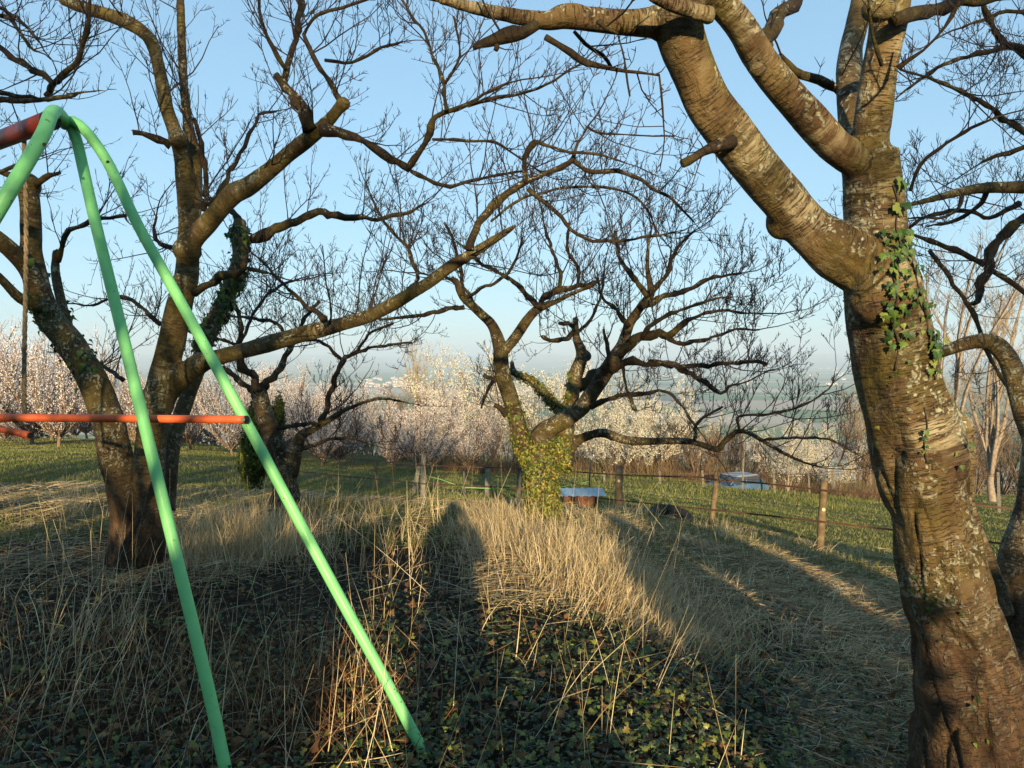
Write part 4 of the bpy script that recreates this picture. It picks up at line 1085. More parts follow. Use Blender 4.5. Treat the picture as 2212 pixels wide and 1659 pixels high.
# fences
def post_mesh(name, base, top, r, sides, rough=.006, square=False):
    n = 7
    P = np.array([[*(np.array(base) + (np.array(top) - np.array(base)) * t), r * (1 - .12 * t) * (1 + .05 * math.sin(t * 9 + base[0]))] for t in np.linspace(0, 1, n)])
    v, q, caps, x = tubes(P[None, :, :3], P[None, :, 3], 4 if square else sides, True)
    return np_mesh(name, v, [q, *caps], not square, x)
def tape(pts, w, name, root, origin, sag=.02, mat=None, th=.0015):
    """flat electric tape between posts: a real thin band"""
    P = []
    for a, b in zip(pts, pts[1:]):
        for t in np.linspace(0, 1, 6, endpoint=False):
            q = np.array(a) * (1 - t) + np.array(b) * t; q[2] -= sag * 4 * t * (1 - t); P.append(q)
    P.append(np.array(pts[-1])); P = np.array(P) - np.array(origin)
    V = []
    for i, q in enumerate(P):
        tw = .25 * math.sin(i * .9)
        u = np.array([0, math.sin(tw), math.cos(tw)]) * w / 2; n = np.array([0, math.cos(tw), -math.sin(tw)]) * th
        V += [q - u - n, q + u - n, q + u + n, q - u + n]
    V = np.array(V); F = []
    for i in range(len(P) - 1):
        for j in range(4): F.append((i * 4 + j, i * 4 + (j + 1) % 4, i * 4 + 4 + (j + 1) % 4, i * 4 + 4 + j))
    return link(name, np_mesh(name, V, [np.array(F)], False), mat or M_TAPE, root)

def fence(nm, label, posts, tapes, group=None):
    """posts: (px base, y base, px top, y top, D, width px, material, square, label)"""
    base0 = at(posts[0][0], posts[0][1], posts[0][4])
    root = empty(nm, base0, label, 'fence', group)
    for (xb, yb, xt, yt, D, w, mt, sq, lb, ins) in posts:
        b = np.array(at(xb, yb, D)); t = np.array(at(xt, yt, D * 1.0))
        g = gz(b[0], b[1]) - .15
        d = (b - t); b2 = b + d * max(0, (b[2] - g) / max(.05, -d[2])) if d[2] < 0 else b
        o = link('post', post_mesh('post', b2 - np.array(base0), t - np.array(base0), w / 2 / FPX * D, 9, square=sq), mt, root)
        if lb: o['label'] = lb
        if ins:
            q = np.array(at(ins[0], ins[1], D)); n = np.array([0, 0, EYE]) - q; n /= np.linalg.norm(n)
            q = q + n * (w / 2 / FPX * D + .004)
            disc('insulator', tuple(q), n, .028, .03, M_INSUL, o, base0, 12)
    for pts, w, nm2, sag, mt in tapes:
        tape([at(x, y, D) for x, y, D in pts], w, nm2, root, base0, sag, mt)
    return root
fence('paddock_fence', 'near paddock fence of round wooden posts and brown tape, right of the ivy-wrapped trunk', [
    (1336, 1130, 1338, 1006, 14.2, 18, M_POST, False, 'upright round post nearest the rusty trough', (1337, 1039)),
    (1535, 1150, 1549, 1019, 12.9, 13, M_POST, False, 'thin round post leaning right', None),
    (1771, 1190, 1780, 1038, 11.3, 17, M_POST, False, 'thickest round post with a cream insulator', (1779, 1101)),
    (1120, 1095, 1121, 1010, 15.5, 9, M_DARKPOST, True, None, None),
    (1052, 1076, 1053, 1009, 16.5, 10, M_GREYPOST, True, 'short grey post left of the ivy-wrapped trunk', None),
    (913, 1092, 915, 980, 14.6, 11, M_GREYPOST, True, 'tallest grey square post', None),
    (893, 1066, 905, 1008, 17.5, 9, M_GREYPOST, True, 'pale post leaning left', None),
    (813, 1068, 813, 1000, 18.5, 9, M_POST, True, None, None),
    (640, 1040, 640, 985, 22, 8, M_POST, True, None, None),
    (2290, 1260, 2294, 1085, 9.6, 20, M_POST, False, None, None)],
    [([(640, 985, 22), (810, 995, 18.4), (913, 1005, 14.5), (1052, 1010, 16.4), (1120, 1011, 15.4), (1240, 1019, 15.0), (1337, 1026, 14.1), (1515, 1031, 13.2), (1548, 1036, 12.8), (1648, 1044, 12.2), (1778, 1059, 11.2), (1908, 1070, 10.6), (2292, 1110, 9.5)], .027, 'tape', .0, M_TAPE),
     ([(640, 1018, 22), (810, 1035, 18.4), (913, 1045, 14.5), (1052, 1051, 16.4), (1120, 1054, 15.4), (1240, 1070, 15.0), (1337, 1081, 14.1), (1426, 1090, 13.5), (1538, 1101, 12.8), (1651, 1113, 12.0), (1776, 1127, 11.2), (1931, 1145, 10.6), (2290, 1190, 9.5)], .027, 'tape', .0, M_TAPE)])
gs = at(1002, 1092, 16.0)
fence('garden_wire_fence', 'thin green stakes with a slack light green wire left of the ivy-wrapped trunk', [
    (1003, 1092, 1002, 1018, 16.0, 4.5, M_DARKPOST, False, None, None), (1273, 1052, 1275, 1000, 17, 3.5, M_DARKPOST, False, None, None)],
    [([(897, 1022, 17.3), (950, 1035, 16.6), (1002, 1053, 16.0), (1060, 1055, 16.2), (1120, 1054, 16.4), (1190, 1056, 16.6), (1273, 1040, 17)], .012, 'wire', .0, M_LEMON)])
far_posts = [(1306, 1062, 1305, 1018, 34, 5, M_GREYPOST, True, None, None), (1320, 1062, 1320, 1016, 34, 5, M_POST, True, None, None), (1426, 1062, 1425, 1018, 36, 5, M_GREYPOST, True, None, None),
             (1520, 1060, 1517, 1016, 37, 5, M_GREYPOST, True, None, None), (1604, 1058, 1607, 960, 38, 4, M_GREYPOST, True, 'tall thin pole of the far fence', None), (1673, 1054, 1671, 1018, 39, 5.5, M_GREYPOST, True, None, None),
             (1748, 1050, 1746, 1018, 42, 4, M_GREYPOST, True, None, None), (1800, 1047, 1800, 1012, 44, 9, M_GREYPOST, True, 'thick pale post of the far fence', None), (1848, 1044, 1848, 1015, 46, 4, M_GREYPOST, True, None, None),
             (1881, 1038, 1881, 1012, 50, 4, M_GREYPOST, True, None, None), (2157, 1052, 2156, 1020, 42, 7, M_GREYPOST, True, 'lone pale post right of the largest trunk', None)]
fence('far_fence', 'far paddock fence of small grey posts in front of the plums', far_posts,
      [([(x2, y2 + 6, D - .1) for (_, _, x2, y2, D, *_r) in far_posts if x2 != 1607], .027, 'tape', .0, M_TAPE),
       ([(x1, y1 - 22, D - .1) for (x1, y1, _, _, D, *_r) in far_posts if x1 != 1604], .027, 'tape', .0, M_TAPE)])

# rusty trough with a sheet roof
def trough():
    D = 13.6
    b = at(1250, 1106, D)
    z0 = b[2]
    r = empty('rusty_shelter', b, 'small rusty sheet metal shelter with a pale blue sheet roof beside the ivy-wrapped trunk', 'shelter')
    m_r = simple('rusty_sheet', [(.3, (.05, .018, .010)), (.55, (.13, .05, .022)), (.75, (.20, .09, .04))], 9, .8, .3, .3)
    m_s = simple('pale_blue_sheet', [(.3, (.45, .60, .68)), (.7, (.62, .78, .86))], 3, .35, .5)
    m_c = simple('concrete_block', [(.3, (.30, .26, .20)), (.7, (.48, .43, .33))], 14, .9, .2, .3)
    k = D / FPX
    w = .62
    link('back_panel', join_mesh('back_panel', [((0.02, .36, .16), (w, .015, .28), (0, 0, 0))]), m_r, r)
    link('front_panel', join_mesh('front_panel', [((.105, -.02, .155), (.36, .015, .27), (0, 0, 0))], .003), m_r, r)
    link('side_panel', join_mesh('side_panel', [((-.28, .17, .16), (.015, .37, .27), (0, 0, 0))]), m_r, r)
    link('side_panel', join_mesh('side_panel', [((.30, .17, .16), (.015, .37, .27), (0, 0, 0))]), m_r, r)
    bm = bmesh.new()
    n = 25; va = []
    for yy in (-.12, .55):
        for i in range(n):
            x = -.34 + .82 * i / (n - 1)
            z = .305 + (.03 if yy > 0 else 0) + .009 * math.sin(i * 1.57) + .02 * (x > .3) * (x - .3) * 2
            va.append(bm.verts.new((x, yy, z)))
    for i in range(n - 1): bm.faces.new((va[i], va[i + 1], va[n + i + 1], va[n + i]))
    bmesh.ops.solidify(bm, geom=bm.faces[:], thickness=.012)
    me = bpy.data.meshes.new('roof_sheet'); bm.to_mesh(me); bm.free(); link('roof_sheet', me, m_s, r)
    g = gz(b[0], b[1]) - b[2] - .03
    link('concrete_block', join_mesh('concrete_block', [((.06, -.03, (.02 + g) / 2), (.22, .16, .02 - g), (0, 0, .1))], .012), m_c, r)
    link('wooden_leg', join_mesh('wooden_leg', [((.33, -.02, (.30 + g) / 2), (.03, .03, .30 - g), (0, 0, 0))]), M_GREYPOST, r)
    link('wooden_leg', join_mesh('wooden_leg', [((-.3, -.02, (.30 + g) / 2), (.03, .03, .30 - g), (0, 0, 0))]), M_GREYPOST, r)
trough()

# dark tyre half sunk in the straw
def tyre():
    p = ground_at(1450, 12.8)
    r = empty('old_tyre', (p[0], p[1], p[2] + .03), 'black half-buried tyre lying in the straw by the leaning round post', 'tyre')
    bm = bmesh.new()
    prof = [(.30, .05), (.34, .09), (.36, .06), (.365, 0), (.36, -.06), (.34, -.09), (.30, -.05), (.25, -.075), (.22, -.04), (.22, .04), (.25, .075)]
    seg = 40; vs = []
    for i in range(seg):
        a = 2 * math.pi * i / seg
        vs.append([bm.verts.new(((q + .006 * (i % 2) * (q > .33)) * math.cos(a), (q + .006 * (i % 2) * (q > .33)) * math.sin(a), z)) for q, z in prof])
    for i in range(seg):
        for j in range(len(prof)): bm.faces.new((vs[i][j], vs[(i + 1) % seg][j], vs[(i + 1) % seg][(j + 1) % len(prof)], vs[i][(j + 1) % len(prof)]))
    me = bpy.data.meshes.new('tyre'); bm.to_mesh(me); bm.free(); link('tread_and_wall', me, M_BLACK, r)
    r.rotation_euler = (.18, .1, 0)
tyre()

# old blue car behind the rise
def car():
    px, D = 1582, 40.5
    X = (px - CX) / FPX * D
    zt = at(px, 1029, D)[2]
    r = empty('parked_car', (X, D, zt - 1.34), 'old blue car with a grey roof half hidden in the grass below the thicket', 'car', None, None, math.radians(205))
    m_b = simple('faded_blue_paint', [(.3, (.05, .10, .17)), (.7, (.08, .15, .24))], 3, .4, .5)
    m_g = simple('dark_glass', [(.3, (.02, .03, .04)), (.7, (.04, .055, .07))], 3, .12, .6)
    m_w = simple('grey_roof_paint', [(.3, (.22, .24, .27)), (.7, (.32, .34, .36))], 3, .4, .5)
    # body: side profile extruded with tumblehome (length along x, front at +x)
    prof = [(-1.9, .35), (-1.95, .75), (-1.75, .95), (-.2, .98), (.75, .95), (1.8, .80), (1.95, .6), (1.9, .3)]
    bm = bmesh.new()
    L = [bm.verts.new((x, -.78, z)) for x, z in prof]; R = [bm.verts.new((x, .78, z)) for x, z in prof]
    n = len(prof)
    for i in range(n): bm.faces.new((L[i], L[(i + 1) % n], R[(i + 1) % n], R[i]))
    bm.faces.new(L[::-1]); bm.faces.new(R)
    bmesh.ops.bevel(bm, geom=bm.edges[:], offset=.05, segments=2, affect='EDGES')
    me = bpy.data.meshes.new('body'); bm.to_mesh(me); bm.free(); link('body', me, m_b, r)
    def cab(name, zs, mat, inset):
        bm = bmesh.new()
        (z0, xa, xb, y0), (z1, xc, xd, y1) = zs
        V = [(xa, -y0, z0), (xb, -y0, z0), (xb, y0, z0), (xa, y0, z0), (xc, -y1, z1), (xd, -y1, z1), (xd, y1, z1), (xc, y1, z1)]
        v = [bm.verts.new(q) for q in V]
        for f in ((0, 1, 5, 4), (1, 2, 6, 5), (2, 3, 7, 6), (3, 0, 4, 7), (4, 5, 6, 7), (3, 2, 1, 0)): bm.faces.new([v[i] for i in f])
        if inset: bmesh.ops.bevel(bm, geom=bm.edges[:], offset=inset, segments=2, affect='EDGES')
        me = bpy.data.meshes.new(name); bm.to_mesh(me); bm.free(); return link(name, me, mat, r)
    cab('windows', ((.96, -1.6, .7, .70), (1.36, -1.3, .12, .60)), m_g, 0)
    cab('roof', ((1.355, -1.36, .17, .63), (1.42, -1.25, .05, .56)), m_w, .02)
    for s in (-1, 1):
        for (a, b_) in (((.72, .96), (.14, 1.37)), ((-1.63, .96), (-1.32, 1.37)), ((-.45, .96), (-.42, 1.37))):
            P = np.array([[a[0], s * .712, a[1], .03], [b_[0], s * .612, b_[1], .03]]); P = np.array([P[0], P.mean(0), P[1]])
            tube_part('pillar', P, (0, 0, 0), m_b, r, 6)
        link('mirror', join_mesh('mirror', [((.55, s * .86, 1.02), (.08, .14, .1), (0, 0, 0))], .01), m_b, r)
        for wx in (-1.25, 1.25):
            P = np.array([[wx, s * .68, .3, .3], [wx, s * .74, .3, .3], [wx, s * .8, .3, .3]])
            w = tube_part('wheel', P, (0, 0, 0), M_BLACK, r, 20)
            tube_part('rim', np.array([[wx, s * .79, .3, .17], [wx, s * .80, .3, .17], [wx, s * .81, .3, .17]]), (0, 0, 0), M_RUSTMETAL, w, 16)
car()
# ------------------------------------------------------------ ivy leaves
def leaf_outline():
    half = [(0, -.06), (.18, -.16), (.34, -.06), (.50, .12), (.30, .26), (.36, .48), (.16, .50), (0, 1.0)]
    pts = [(x, y) for x, y in half] + [(-x, y) for x, y in half[-2:0:-1]]
    return pts
LO = leaf_outline()
LV = np.array([(0, .28, .03)] + [(x, y, -.10 * abs(x) - .10 * y * y) for x, y in LO])
LT = np.array([(0, i + 1, (i + 1) % len(LO) + 1) for i in range(len(LO))])
LEAFM = np_mesh('ivy_leaf', LV, [LT], False, None, None)
LEAFM.materials.append(M_IVYLEAF)
LV2 = np.array([(0, 0, 0), (.42, .2, -.05), (.18, .5, 0), (0, 1, -.1), (-.18, .5, 0), (-.42, .2, -.05)])
LT2 = np.array([(0, 1, 2), (0, 2, 4), (2, 3, 4), (0, 4, 5)])

def leaf_frame(nrm, down, rg, wob):
    n = nrm + rg.normal(0, wob, 3); n /= np.linalg.norm(n)
    t = down + rg.normal(0, .35, 3); t -= n * t.dot(n); t /= max(np.linalg.norm(t), 1e-6)
    return np.cross(t, n), t, n

def leaves_part(name, pts, nrm, sizes, rg, wob, root, origin, singles, mat=None, full=False, down=(0, 0, -1), lift=.012):
    down = np.array(down, float)
    V, T, k, tint = [], [], 0, []
    v0, t0 = (LV, LT) if full else (LV2, LT2)
    order = np.argsort(-sizes)
    for c, i in enumerate(order):
        x, y, z = leaf_frame(nrm[i], down, rg, wob)
        p = pts[i] + nrm[i] * lift * rg.uniform(.3, 1.6)
        s = sizes[i]
        if c < singles:
            o = bpy.data.objects.new('leaf', LEAFM); COL.objects.link(o); o.parent = root
            M = Matrix(((x[0] * s, y[0] * s, z[0] * s, p[0] - origin[0]), (x[1] * s, y[1] * s, z[1] * s, p[1] - origin[1]), (x[2] * s, y[2] * s, z[2] * s, p[2] - origin[2]), (0, 0, 0, 1)))
            o.matrix_local = M
        else:
            V.append((v0 @ np.stack([x, y, z])) * s + p); T.append(t0 + k); k += len(v0); tint += [rg.random()] * len(v0)
    if V:
        me = np_mesh(name, np.vstack(V) - np.array(origin), [np.vstack(T)], False, None, np.array(tint))
        tag(link(name, me, mat or M_IVY, root), kind='stuff')

def bvh_of(key):
    me, base = TREE_MESH[key]
    V = [v.co + Vector(base) for v in me.vertices]
    return BVHTree.FromPolygons(V, [tuple(p.vertices) for p in me.polygons])
def cast(bvh, x, y):
    h = bvh.ray_cast(Vector((0, 0, EYE)), raydir(x, y))
    return (np.array(h[0]), np.array(h[1])) if h[0] is not None else None

rgi = np.random.default_rng(21)
# ivy on the largest trunk
bR = bvh_of('R'); P_, N_, S_ = [], [], []
zones = [((1925, 375), (1950, 490), 5, .032), ((1905, 500), (1962, 640), 62, .021), ((1905, 640), (1958, 745), 34, .022), ((1958, 560), (1990, 660), 16, .020), ((1988, 640), (2006, 700), 10, .020), ((2003, 690), (2022, 800), 16, .026),
         ((1990, 880), (2005, 1010), 6, .016), ((2060, 960), (2085, 1010), 3, .016), ((1960, 1240), (2010, 1310), 7, .014), ((1970, 1280), (2060, 1340), 6, .012), ((2095, 1500), (2130, 1640), 4, .018), ((1900, 560), (1990, 1000), 10, .013), ((1930, 1200), (2080, 1500), 12, .012)]
for (a, b), (c, d), n, s in zones:
    k = 0; tries = 0
    while k < n and tries < 400:
        tries += 1
        x, y = rgi.uniform(a, c), rgi.uniform(b, d)
        h = cast(bR, x, y)
        if h is None: continue
        P_.append(h[0]); N_.append(h[1]); S_.append(s * rgi.uniform(.6, 1.2) * 1.35); k += 1
ivyR = empty('climbing_ivy', RB, 'green ivy climbing the sunny side of the largest trunk', 'ivy')
leaves_part('leaf_mass', np.array(P_), np.array(N_), np.array(S_), rgi, .38, ivyR, RB, 300, full=True, lift=.022)
# its stems
def ivy_stem(bvh, pix, root, base, r=.0035):
    L = []
    for x, y in pix:
        h = cast(bvh, x, y)
        if h is not None: L.append([*(h[0] + h[1] * r), r])
    if len(L) > 2: tube_part('stem', catmull(np.array(L), .02), base, M_TWIG, root, 6)
ivy_stem(bR, [(1935, 800), (1940, 740), (1925, 690), (1938, 640), (1930, 590), (1945, 540), (1935, 490), (1938, 440), (1928, 400)], ivyR, RB)
ivy_stem(bR, [(2018, 820), (2012, 780), (2006, 730), (1998, 680), (1985, 630), (1972, 580), (1962, 530)], ivyR, RB)
ivy_stem(bR, [(2000, 1000), (1996, 960), (2002, 920), (1996, 880)], ivyR, RB, .003)

def surface_samples(key, n, rg, test):
    me, base = TREE_MESH[key]
    nv = len(me.vertices); co = np.empty(nv * 3, np.float32); me.vertices.foreach_get('co', co); co = co.reshape(-1, 3) + np.array(base)
    no = np.empty(nv * 3, np.float32); me.vertices.foreach_get('normal', no); no = no.reshape(-1, 3)
    w = test(co, no); w = w / w.sum()
    i = rg.choice(nv, n, p=w)
    return co[i] + rg.normal(0, .008, (n, 3)), no[i]
# ivy on the middle tree
def tC(co, no):
    z = co[:, 2]; zt = at(1170, 945, 8.35)[2]; zh = at(1100, 860, 8.35)[2]
    x = co[:, 0]
    px = CX + x / co[:, 1] * FPX
    w = ((z < zt) & (px > 1100) & (px < 1232)).astype(float) * (.6 + .9 * (no[:, 1] < .3))
    w += ((z >= zt) & (z < zh) & (x < at(1150, 900, 8.35)[0])) * .45
    w += ((z >= zt) & (z < at(1100, 800, 8.35)[2]) & (co[:, 1] > 8.45) & (x < at(1240, 900, 8.4)[0])) * .8
    return w
p_, n_ = surface_samples('C', 8200, rgi, tC)
ivyC = empty('climbing_ivy', CB, 'dense yellow-green small-leaved ivy coating the short trunk of the middle tree', 'ivy')
M_IVYC = tinted('yellow_green_ivy', [(0, (.03, .055, .008)), (.35, (.09, .13, .014)), (.65, (.20, .21, .03)), (.88, (.36, .29, .06)), (1, (.24, .13, .04))], .2, .5, .4)  # paler yellow-green leaf tints, varied per leaf
leaves_part('leaf_mass', p_, n_, rgi.uniform(.020, .040, len(p_)), rgi, .55, ivyC, CB, 300, M_IVYC, lift=.014)
# ivy on the third stem of the left tree, and up its left stem
def tL(co, no):
    c5 = np.array(at(440, 740, 6.3)); w = np.zeros(len(co))
    px = CX + co[:, 0] / np.maximum(co[:, 1], .1) * FPX; 
    vz = EYE - co[:, 2]; py = 770 + vz / np.maximum(co[:, 1], .1) * FPX
    w += ((co[:, 1] > 5.95) & (px > 395) & (py < 800) & (py > 490)) * (.15 + (mnoise_arr(co * 3) > -.05))
    w += ((co[:, 1] < 5.95) & (px < 230) & (px > 60) & (py > 560) & (py < 840)) * .22 * (mnoise_arr(co * 5) > .0)
    return w
def mnoise_arr(c): return np.array([mnoise.noise(Vector(q)) for q in c])
p_, n_ = surface_samples('L', 950, rgi, tL)
ivyL = empty('climbing_ivy', LB, 'glossy green ivy on the rear stem of the forked left tree', 'ivy')
leaves_part('leaf_mass', p_, n_, rgi.uniform(.028, .06, len(p_)), rgi, .5, ivyL, LB, 300, M_IVY, lift=.015)
# ivy bush against the smaller tree
def ivy_bush(px, py, D, rx, ry, rz, n, root, base, tint_m, s=.045):
    c = np.array(at(px, py, D))
    q = rgi.normal(0, 1, (n, 3)); q /= np.linalg.norm(q, axis=1, keepdims=True)
    rad = rgi.uniform(.55, 1.05, (n, 1)) * (1 + .22 * np.array([mnoise.noise(Vector(v * 2.3)) for v in q]))[:, None]
    P = c + q * rad * np.array([rx, ry, rz])
    leaves_part('leaf_mass', P, q, rgi.uniform(s * .6, s * 1.2, n), rgi, .5, root, base, 0, tint_m)
ivyN = empty('ivy_bush', at(530, 1040, 9.9), 'dark mossy ivy bush hugging the trunk of the smaller cherry tree', 'ivy')
bN = tuple(ivyN.location)
M_DIVY = tinted('dark_moss_ivy', [(0, (.03, .045, .006)), (.6, (.08, .10, .012)), (1, (.17, .18, .025))], .1, .7, .2)
ivy_bush(548, 985, 9.8, .19, .22, .42, 3600, ivyN, bN, M_DIVY)
ivy_bush(553, 905, 9.7, .11, .16, .24, 1500, ivyN, bN, M_DIVY)
ivy_bush(603, 900, 9.75, .06, .12, .30, 1000, ivyN, bN, M_DIVY)

# ------------------------------------------------------------ ground ivy, straw, grass
def blades(name, base, d, L, W, bend, rg, mat, segs=3, label=None, cat=None, tint=None, parent=None):
    """base (n,3), d (n,3) start direction, L (n,), bend (n,3) added to the direction along the blade"""
    n = len(base)
    side = np.cross(d, rg.normal(0, 1, (n, 3))); side /= np.maximum(np.linalg.norm(side, axis=1, keepdims=True), 1e-6)
    pts = [base]; cur = d / np.linalg.norm(d, axis=1, keepdims=True)
    for i in range(segs):
        cur = cur + bend; cur = cur / np.linalg.norm(cur, axis=1, keepdims=True)
        pts.append(pts[-1] + cur * (L / segs)[:, None])
    V = []
    for i, p in enumerate(pts):
        w = W * (1 - .75 * i / segs) * .5
        V += [p - side * w[:, None], p + side * w[:, None]]
    V = np.stack(V, 1).reshape(-1, 3)
    m = 2 * (segs + 1)
    q = np.concatenate([(np.arange(n) * m)[:, None] + np.array([[2 * i, 2 * i + 1, 2 * i + 3, 2 * i + 2]]) for i in range(segs)])
    t = np.repeat(rg.random(n) if tint is None else tint, m)
    me = np_mesh(name, V, [q], False, None, t)
    o = link(name, me, mat, parent)
    tag(o, label, cat, None, 'stuff')
    return o

rgg = np.random.default_rng(33)
M_MEADOW = tinted('meadow_grass', [(0, (.07, .10, .022)), (.5, (.145, .165, .04)), (.8, (.22, .22, .07)), (1, (.34, .30, .14))], .25)
def vnoise(x, y, s, o=0):
    return np.array([mnoise.noise(Vector((a * s + o, b * s - o, o))) for a, b in zip(x, y)])
def upright(n, rg, tilt, lean=(0, 0)):
    a = rg.uniform(0, 6.283, n); t = np.abs(rg.normal(0, tilt, n))
    return np.stack([np.cos(a) * t + lean[0], np.sin(a) * t + lean[1], np.ones(n)], 1)
def wedge(n, d0, d1, rg, p0=-60, p1=2270, pw=1.0):
    """points on the ground across the view, denser where nearer"""
    u = rg.random(n) ** pw
    D = d0 * (d1 / d0) ** u
    px = rg.uniform(p0, p1, n)
    X = (px - CX) / FPX * D
    return X, D, px

# tall dry stems: (px, D, sx, sy, count, height, lean)
tall = [(520, 6.4, .5, .4, 520, .60, (.05, .0)), (455, 6.6, .22, .3, 260, .7, (-.05, 0)), (700, 6.9, .5, .5, 90, .45, (.1, 0)), (850, 6.4, .35, .6, 90, .42, (.1, 0)),
        (1075, 7.6, .28, .6, 1000, .55, (-.22, 0)), (1060, 6.5, .25, .5, 420, .40, (-.1, 0)), (1180, 7.3, .5, .35, 650, .26, (.1, 0)), (1250, 6.0, .32, .5, 1200, .50, (.02, 0)), (1330, 5.4, .34, .45, 1500, .42, (.30, 0)),
        (1400, 4.9, .30, .4, 900, .36, (.5, 0)), (1150, 5.6, .5, .5, 350, .24, (.3, 0)), (1500, 4.4, .22, .3, 420, .33, (.5, 0)), (1300, 8.6, .5, .5, 250, .35, (.1, 0)),
        (150, 8.4, .12, .12, 60, .65, (.0, 0)), (700, 8.0, 1.4, .8, 60, .6, (0, 0)), (600, 3.4, .35, .35, 70, .4, (.1, 0)), (80, 4.6, 1.0, .8, 120, .55, (.1, 0)), (200, 3.7, .5, .5, 130, .5, (.25, 0)), (220, 4.3, .25, .3, 90, .52, (.2, 0)),
        (1360, 12.6, .35, .3, 240, .38, (.1, 0)), (1700, 10.0, .5, .5, 200, .3, (0, 0)), (960, 3.6, .8, .6, 60, .45, (.1, 0)), (1560, 11.5, .25, .4, 90, .5, (.1, 0)), (830, 9.3, .8, .7, 150, .35, (.1, 0)), (500, 6.1, .3, .3, 600, .55, (.05, 0)), (560, 6.3, .25, .25, 350, .55, (.12, 0))]
B, Dd, Ll, Wd, Bn = [], [], [], [], []
for px, D, sx, sy, n, h, lean in tall:
    n = int(n * 1.35)
    x = (px - CX) / FPX * D + rgg.normal(0, sx, n) * .8; y = D + rgg.normal(0, sy, n) * .8
    ok = y > 2.4; x, y = x[ok], y[ok]; n = len(x)
    B.append(np.stack([x, y, hz(x, y) - .01], 1)); Dd.append(upright(n, rgg, .42 if px > 900 else .34, lean)); Ll.append(h * (.60 if px > 900 else .78) * rgg.uniform(.35, 1.2, n)); Wd.append(rgg.uniform(.0025, .0055, n) * (1 + .04 * D))
    a = rgg.uniform(0, 6.28, n); k = rgg.gamma(1.2, .09, n); Bn.append(np.stack([np.cos(a) * k, np.sin(a) * k, -k * .8], 1))
blades('tall_dry_grass', np.vstack(B), np.vstack(Dd), np.concatenate(Ll), np.concatenate(Wd), np.vstack(Bn), rgg, M_STRAW, 4, 'tall pale golden dry grass stems in tufts around the trees', 'grass')

# long thin single culms with seed heads
n = 330
x, y, px = wedge(n, 2.6, 9.5, rgg, -40, 1650)
a = rgg.uniform(0, 6.28, n); k = rgg.gamma(1, .03, n)
dd = upright(n, rgg, .42, (.06, 0)); LL = rgg.uniform(.35, .95, n) * np.where(y < 4, .7, 1)
blades('dry_culms', np.stack([x, y, hz(x, y)], 1), dd, LL, rgg.uniform(.003, .0045, n), np.stack([np.cos(a) * k, np.sin(a) * k, -k], 1), rgg, M_STRAW, 5, 'thin dry grass culms standing singly above the ivy and straw', 'grass')

# flattened straw mats
n = 118000
x, y, px = wedge(n, 2.6, 14, rgg, -60, 2270, .9)
nn = vnoise(x, y, .8) + .5 * vnoise(x, y, 2.5, 7)
lit = ((px > 990) & (px < 1560)).astype(float)
keep = rgg.random(n) < np.clip(.55 + nn * .8 + .35 * lit + .3 * (px > 1400) - .5 * ((px > 560) & (px < 1000) & (y < 10)) - .25 * (px < 560) * (y < 6) - 1.1 * np.clip((5.3 - y) / .9, 0, 1) * (px < 1700) * np.where(px < 820, .85, 1.2), .02, 1)
keep &= ~((y > 10.5) & (nn < .1) & (px > 1250))
x, y, px, nn = x[keep], y[keep], px[keep], nn[keep]; n = len(x)
fl = vnoise(x, y, .9, 3) * 5 + rgg.normal(0, 1.5, n)
flat_ = np.where(px > 1350, .16, .36)
dd = np.stack([np.cos(fl), np.sin(fl) * .8, rgg.uniform(-.08, 1, n) * flat_], 1)
t = np.clip(rgg.normal(.42, .22, n) + .18 * ((px > 1000) & (px < 1560)), 0, .9); t[rgg.random(n) < .06] = 1  # tint raised along the sunlit strip: sunlight painted into the straw colour
blades('matted_straw', np.stack([x, y, hz(x, y) + rgg.uniform(.0, .05, n)], 1), dd, rgg.uniform(.10, .36, n) * np.where(px > 1350, .75, 1), rgg.uniform(.0025, .005, n) * (1 + .08 * y), np.stack([rgg.normal(0, .1, n), rgg.normal(0, .1, n), -rgg.uniform(0, .14, n)], 1), rgg, M_MATSTRAW, 3, 'grey-gold flattened straw lying over the slope', 'straw')

# green grass further out
n = 280000
x, y, px = wedge(n, 6.5, 75, rgg, -60, 2270, 1.0)
nn = vnoise(x, y, .45, 2) + .4 * vnoise(x, y, 1.7, 5)
keep = rgg.random(n) < np.clip(.5 + nn * 1.2 + (y - 9) * .05, .03, 1) * np.where(y < 14, .45, 1)
x, y, nn = x[keep], y[keep], nn[keep]; n = len(x)
hgt = np.where(y > 12, .05, .10) * rgg.uniform(.5, 1.4, n) * (1 + np.maximum(y - 20, 0) * .012)
tg = np.clip(rgg.normal(.45, .28, n) - nn * .35 + .1, 0, 1); wg = rgg.uniform(.004, .008, n) * (1 + .09 * y)
ug = upright(n, rgg, .5); bg_ = np.stack([rgg.normal(0, .15, n), rgg.normal(0, .15, n), -rgg.uniform(0, .15, n)], 1); pg = np.stack([x, y, hz(x, y)], 1)
for nm_, m_, sg, lb in (('green_grass', y < 13, 2, 'short green grass between the straw and the near fence'), ('meadow_grass', y >= 13, 1, 'short yellow-green turf of the paddock and orchard floor')):
    blades(nm_, pg[m_], ug[m_], hgt[m_], wg[m_], bg_[m_], rgg, M_MEADOW, sg, lb, 'grass', tg[m_])
